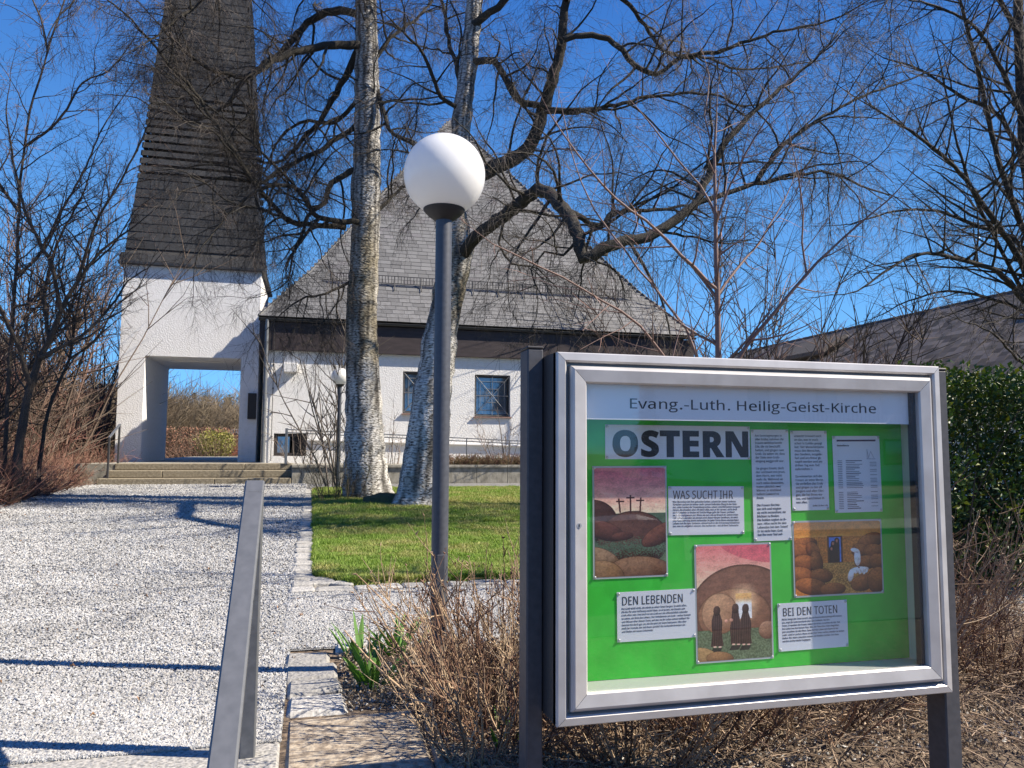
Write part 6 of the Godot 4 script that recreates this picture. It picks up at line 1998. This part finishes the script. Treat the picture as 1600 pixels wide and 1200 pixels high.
func far_things() -> void:
	var rg := RandomNumberGenerator.new()
	rg.seed = 21
	# seen through the gateway: clipped brown hedge, yellow-green bush, red shed, woodland, conifers
	var hd := thing("beech_hedge", "copper brown clipped hedge seen through the tower gateway", "hedge", Vector3(-5.2, 0.6, -37))
	var list := []
	var tints := PackedColorArray()
	for k in 5200:
		var p := Vector3(rg.randf_range(-2.8, 2.8), rg.randf_range(0.0, 1.35), -pow(rg.randf(), 1.5) * 0.7)
		list.append(Transform3D(Basis.from_euler(Vector3(rg.randf() * 6, rg.randf() * 6, rg.randf() * 6)), p))
		var g := rg.randf_range(0.5, 1.3)
		tints.append(Color(0.26 * g, 0.135 * g, 0.085 * g))
	scatter(hd, "foliage", leaf_mesh(0.085, 0.045), M.tinted, list, tints)
	part(hd, "stems", shrub_mesh(400, 200, 1.4, 5.2, 0.012, [[0.16, 0.10, 0.07]], 6.0), M.tinted)
	var yb := thing("yellow_bush", "yellow-green leafy bush seen through the tower gateway", "shrub", Vector3(-4.1, 0.6, -35.9))
	list = []
	tints = PackedColorArray()
	for k in 1700:
		var p := any_dir(rg) * Vector3(0.9, 0.68, 0.6) * pow(rg.randf(), 0.4) + Vector3(0, 0.6, 0)
		list.append(Transform3D(Basis.from_euler(Vector3(rg.randf() * 6, rg.randf() * 6, rg.randf() * 6)), p))
		var g := rg.randf_range(0.5, 1.3)
		tints.append(Color(0.26 * g, 0.25 * g, 0.045 * g))
	scatter(yb, "foliage", leaf_mesh(0.10, 0.05), M.leaf, list, tints)
	part(yb, "stems", shrub_mesh(401, 60, 1.25, 1.1, 0.012, [[0.28, 0.22, 0.13]], 6.0), M.tinted)
	var sh := thing("garden_shed", "small red-brown shed beyond the tower gateway", "shed", Vector3(-2.75, 0.6, -38.5))
	for k in 8:
		part(sh, "plank", box_mesh(Vector3(0.235, 1.1, 0.03), 0.004), mat(0.30 + 0.02 * (k % 3), 0.075, 0.04, 0.8), at(Vector3(-0.84 + 0.24 * k, 0.55, 0.0)))
	part(sh, "wall", span_mesh(Vector3(-0.95, 0, -1.4), Vector3(0.95, 1.1, -0.02)), mat(0.25, 0.07, 0.04, 0.85))
	part(sh, "roof", box_mesh(Vector3(2.2, 0.05, 1.8), 0.01), M.roof_under, Transform3D(Basis(Vector3.RIGHT, 0.15), Vector3(0, 1.2, -0.7)))
	# bare woodland behind the church
	var tree := shrub_mesh(410, 90, 5.2, 4.2, 0.028, [[0.17, 0.13, 0.085], [0.12, 0.095, 0.065], [0.24, 0.19, 0.125]], 16.0)
	list = []
	tints = PackedColorArray()
	for k in 190:
		var z := rg.randf_range(-60, -42)
		var x := rg.randf_range(-44, -4) if k % 3 else rg.randf_range(-16, -5)
		list.append(Transform3D(Basis(Vector3.UP, rg.randf() * TAU) * Basis.from_scale(Vector3.ONE * (rg.randf_range(0.5, 0.72) if k % 3 == 0 else rg.randf_range(0.6, 0.95))), Vector3(x, gy(z), z)))
	var wd := scatter(self, "bare_woodland", tree, M.tinted, list, PackedColorArray())
	tag(wd, "brown bare woodland behind the church and gateway", "woodland", "", "stuff")
	for k in 9:
		var x: float = [-12.4, -11.3, -9.9, -8.8, -13.6, -7.7, -37.0, -43.0, -32.0][k]
		var h: float = [6.0, 6.4, 5.9, 6.3, 5.7, 6.0, 9.0, 10.0, 8.0][k]
		conifer(Vector3(x, 0.25, -84.0 + 3.0 * (k % 3)), h, 500 + k, "dark conifer on the skyline, %s" % ["second from the left through the gateway", "third from the left through the gateway", "fourth from the left through the gateway", "fifth from the left through the gateway", "leftmost through the gateway", "rightmost through the gateway", "middle one far left of the tower", "leftmost one far left of the tower", "one nearest the tower on its left"][k])
	# houses glimpsed left of the tower
	var pos := [[-17.0, -38.0, 7.0, 3.4], [-27.0, -36.0, 8.0, 4.0]]
	for k in 2:
		var q: Array = pos[k]
		var t := thing("far_house", ["pale house glimpsed through twigs just left of the tower", "pale house glimpsed through twigs at the far left"][k], "house", Vector3(q[0], 0.25, q[1]))
		var w: float = q[2]
		var h: float = q[3]
		part(t, "wall", span_mesh(Vector3(-w / 2, 0, -3), Vector3(w / 2, h, 3)), M.plaster)
		var s := Shape.new()
		for sg in [-1.0, 1.0]:
			s.quad_out(Vector3(-w / 2 - 0.4, h - 0.1, sg * 3.5), Vector3(w / 2 + 0.4, h - 0.1, sg * 3.5), Vector3(w / 2 + 0.4, h + 2.2, 0), Vector3(-w / 2 - 0.4, h + 2.2, 0), Vector3(0, h, 0))
		for sg in [-1.0, 1.0]:
			s.tri_out(Vector3(sg * (w / 2 + 0.3), h - 0.1, -3.5), Vector3(sg * (w / 2 + 0.3), h - 0.1, 3.5), Vector3(sg * (w / 2 + 0.3), h + 2.2, 0), Vector3(0, h, 0))
		part(t, "roof", s.mesh(), M.roof_tile[0])
		for j in 3:
			var win := part(t, "window", box_mesh(Vector3(1.0, 1.2, 0.06), 0.01), M.window_frame, at(Vector3(-w / 3 + j * w / 3, 1.7, 3.02)))
			part(win, "pane", box_mesh(Vector3(0.84, 1.04, 0.02)), M.window_glass, at(Vector3(0, 0, 0.03)))


func conifer(p: Vector3, h: float, seed_: int, label: String) -> void:
	var t := thing("conifer", label, "tree", p, "conifers on the skyline")
	var rg := RandomNumberGenerator.new()
	rg.seed = seed_
	part(t, "trunk", rod_mesh(Vector3.ZERO, Vector3(0, h * 0.95, 0), 0.09, 6), M.bark)
	var s := Shape.new()
	s.colored = true
	for k in 620:
		var f := pow(rg.randf(), 0.7)
		var y := h * (0.12 + 0.88 * (1.0 - f))
		var reach := (h - y) * 0.26 + 0.15
		var a := rg.randf() * TAU
		var out := Vector3(cos(a), -0.25 + rg.randf() * 0.5, sin(a)).normalized()
		var q := Vector3(0, y, 0) + out * reach * rg.randf_range(0.1, 0.75)
		var side := out.cross(Vector3.UP).normalized() * rg.randf_range(0.10, 0.25)
		var g := rg.randf_range(0.5, 1.4)
		s.tint = Color(0.022 * g, 0.040 * g, 0.018 * g)
		s.tri(q - side, q + side, q + out * rg.randf_range(0.3, 0.6) - Vector3(0, 0.1, 0))
	part(t, "crown", s.mesh(), M.tinted)


# ---------- the street behind the viewer, which the noticeboard's glass and the windows mirror ----------

func street_behind() -> void:
	var s := Shape.new()
	s.span(Vector3(-60, -0.66, 2.6), Vector3(60, -0.612, 9.2))
	structure("road", s.mesh(), textured(noise_tex(95, 0.06, [[0.1, 0.045, 0.045, 0.047], [0.9, 0.085, 0.083, 0.08]], 256, 5), Vector3(1, 1, 1), 0.9))
	s = Shape.new()
	s.span(Vector3(-60, -0.66, 9.2), Vector3(60, -0.50, 11.0))
	structure("pavement", s.mesh(), M.concrete)
	var h := thing("street_house", "pale house with a balcony across the street behind the viewer", "house", Vector3(28, -0.5, 30))
	part(h, "wall", span_mesh(Vector3(-9, 0, 0), Vector3(7, 5.6, 9)), M.plaster)
	s = Shape.new()
	for sg in [-1.0, 1.0]:
		s.quad_out(Vector3(-9.6, 5.5, 4.5 + sg * 5.2), Vector3(7.6, 5.5, 4.5 + sg * 5.2), Vector3(7.6, 9.2, 4.5), Vector3(-9.6, 9.2, 4.5), Vector3(0, 5, 4.5))
		s.tri_out(Vector3(sg * 8.3 - 1.0, 5.5, -0.7), Vector3(sg * 8.3 - 1.0, 5.5, 9.7), Vector3(sg * 8.3 - 1.0, 9.2, 4.5), Vector3(0, 5, 4.5))
	part(h, "roof", s.mesh(), M.roof_tile[1])
	for k in 4:
		for j in 2:
			var w := part(h, "window", box_mesh(Vector3(1.2, 1.3, 0.08), 0.01), M.window_frame, at(Vector3(-6.6 + 3.9 * k, 1.5 + 2.6 * j, -0.02)))
			part(w, "pane", box_mesh(Vector3(1.04, 1.14, 0.02)), M.window_glass, at(Vector3(0, 0, -0.04)))
	var b := part(h, "balcony", span_mesh(Vector3(-5, 2.7, -1.4), Vector3(1, 2.85, 0)), M.concrete)
	for k in 25:
		part(b, "baluster", box_mesh(Vector3(0.03, 0.9, 0.03)), M.iron, at(Vector3(-4.95 + 0.2465 * k, 3.30, -1.35)))
	part(b, "rail", box_mesh(Vector3(6.0, 0.05, 0.06)), M.iron, at(Vector3(-2, 3.775, -1.35)))
	var n := 0
	for q in [[5.0, 24.0, 7.0], [15.5, 30.0, 4.6], [26.5, 22.0, 7.5], [0.0, 27.0, 7.0], [-6.0, 25.0, 8.0]]:
		conifer(Vector3(q[0], -0.5, q[1]), q[2], 700 + n, "dark spruce behind the viewer, %s counted along the street" % ["second", "third", "last", "first", "foremost"][n])
		n += 1
	parked_car(Vector3(2.0, -0.612, 4.5))


func parked_car(p: Vector3) -> void:
	var t := thing("parked_car", "silver hatchback parked in the street behind the viewer", "car", p)
	var paint := mat(0.55, 0.56, 0.58, 0.25, 0.4)
	paint.clearcoat_enabled = true
	paint.clearcoat = 1.0
	paint.clearcoat_roughness = 0.05
	# lengthwise stations: x, height of belt, half width
	var st := [[-2.0, 0.62, 0.66], [-1.9, 0.80, 0.76], [-1.2, 0.90, 0.84], [-0.6, 0.93, 0.86], [0.4, 0.95, 0.87], [1.3, 0.98, 0.86], [1.85, 0.95, 0.80], [2.0, 0.66, 0.70]]
	var body := Shape.new()
	for i in st.size() - 1:
		var r := []
		for k in 2:
			var q: Array = st[i + k]
			r.append([Vector3(q[0], 0.22, -q[2] * 0.92), Vector3(q[0], 0.45, -q[2]), Vector3(q[0], q[1] - 0.08, -q[2] * 0.98), Vector3(q[0], q[1], -q[2] * 0.88), Vector3(q[0], q[1] + 0.03, 0), Vector3(q[0], q[1], q[2] * 0.88), Vector3(q[0], q[1] - 0.08, q[2] * 0.98), Vector3(q[0], 0.45, q[2]), Vector3(q[0], 0.22, q[2] * 0.92)])
		for k in 8: body.quad_out(r[0][k], r[1][k], r[1][k + 1], r[0][k + 1], Vector3((st[i][0] + st[i + 1][0]) / 2.0, 0.5, 0))
	for e in [0, 7]:
		var q: Array = st[e]
		body.quad_out(Vector3(q[0], 0.22, -q[2] * 0.92), Vector3(q[0], 0.22, q[2] * 0.92), Vector3(q[0], q[1], q[2] * 0.88), Vector3(q[0], q[1], -q[2] * 0.88), Vector3(0, 0.5, 0))
	part(t, "body", body.mesh(), paint)
	var cab := [[-0.95, 0.92], [-0.25, 1.36], [0.5, 1.44], [1.2, 1.38], [1.75, 0.97]]
	var roof := Shape.new()
	var glass := Shape.new()
	for i in 4:
		var a: Array = cab[i]
		var c: Array = cab[i + 1]
		var wa: float = 0.80 - 0.42 * (a[1] - 0.92)
		var wc: float = 0.80 - 0.42 * (c[1] - 0.92)
		var target := roof if i in [1, 2] else glass
		target.quad_out(Vector3(a[0], a[1], -wa), Vector3(c[0], c[1], -wc), Vector3(c[0], c[1], wc), Vector3(a[0], a[1], wa), Vector3(0.4, 1.0, 0))
		for sg in [-1.0, 1.0]:
			glass.quad_out(Vector3(a[0], a[1], sg * wa), Vector3(c[0], c[1], sg * wc), Vector3(c[0], 0.90, sg * 0.81), Vector3(a[0], 0.90, sg * 0.81), Vector3(0.4, 1.0, 0))
	part(t, "roof", roof.mesh(), paint)
	part(t, "windows", glass.mesh(), mat(0.02, 0.022, 0.025, 0.04))
	for x in [-1.28, 1.25]:
		for sg in [-1.0, 1.0]:
			var w := part(t, "wheel", rod_mesh(Vector3(x, 0.31, sg * 0.70), Vector3(x, 0.31, sg * 0.875), 0.31, 24), mat(0.02, 0.02, 0.02, 0.9))
			part(w, "rim", rod_mesh(Vector3(x, 0.31, sg * 0.872), Vector3(x, 0.31, sg * 0.882), 0.20, 20), M.zinc)
	for sg in [-1.0, 1.0]:
		part(t, "headlight", box_mesh(Vector3(0.10, 0.14, 0.30), 0.03), M.pin, at(Vector3(-1.93, 0.66, sg * 0.52)))
		part(t, "tail_light", box_mesh(Vector3(0.08, 0.26, 0.16), 0.03), mat(0.35, 0.02, 0.02, 0.3), at(Vector3(1.93, 0.82, sg * 0.64)))
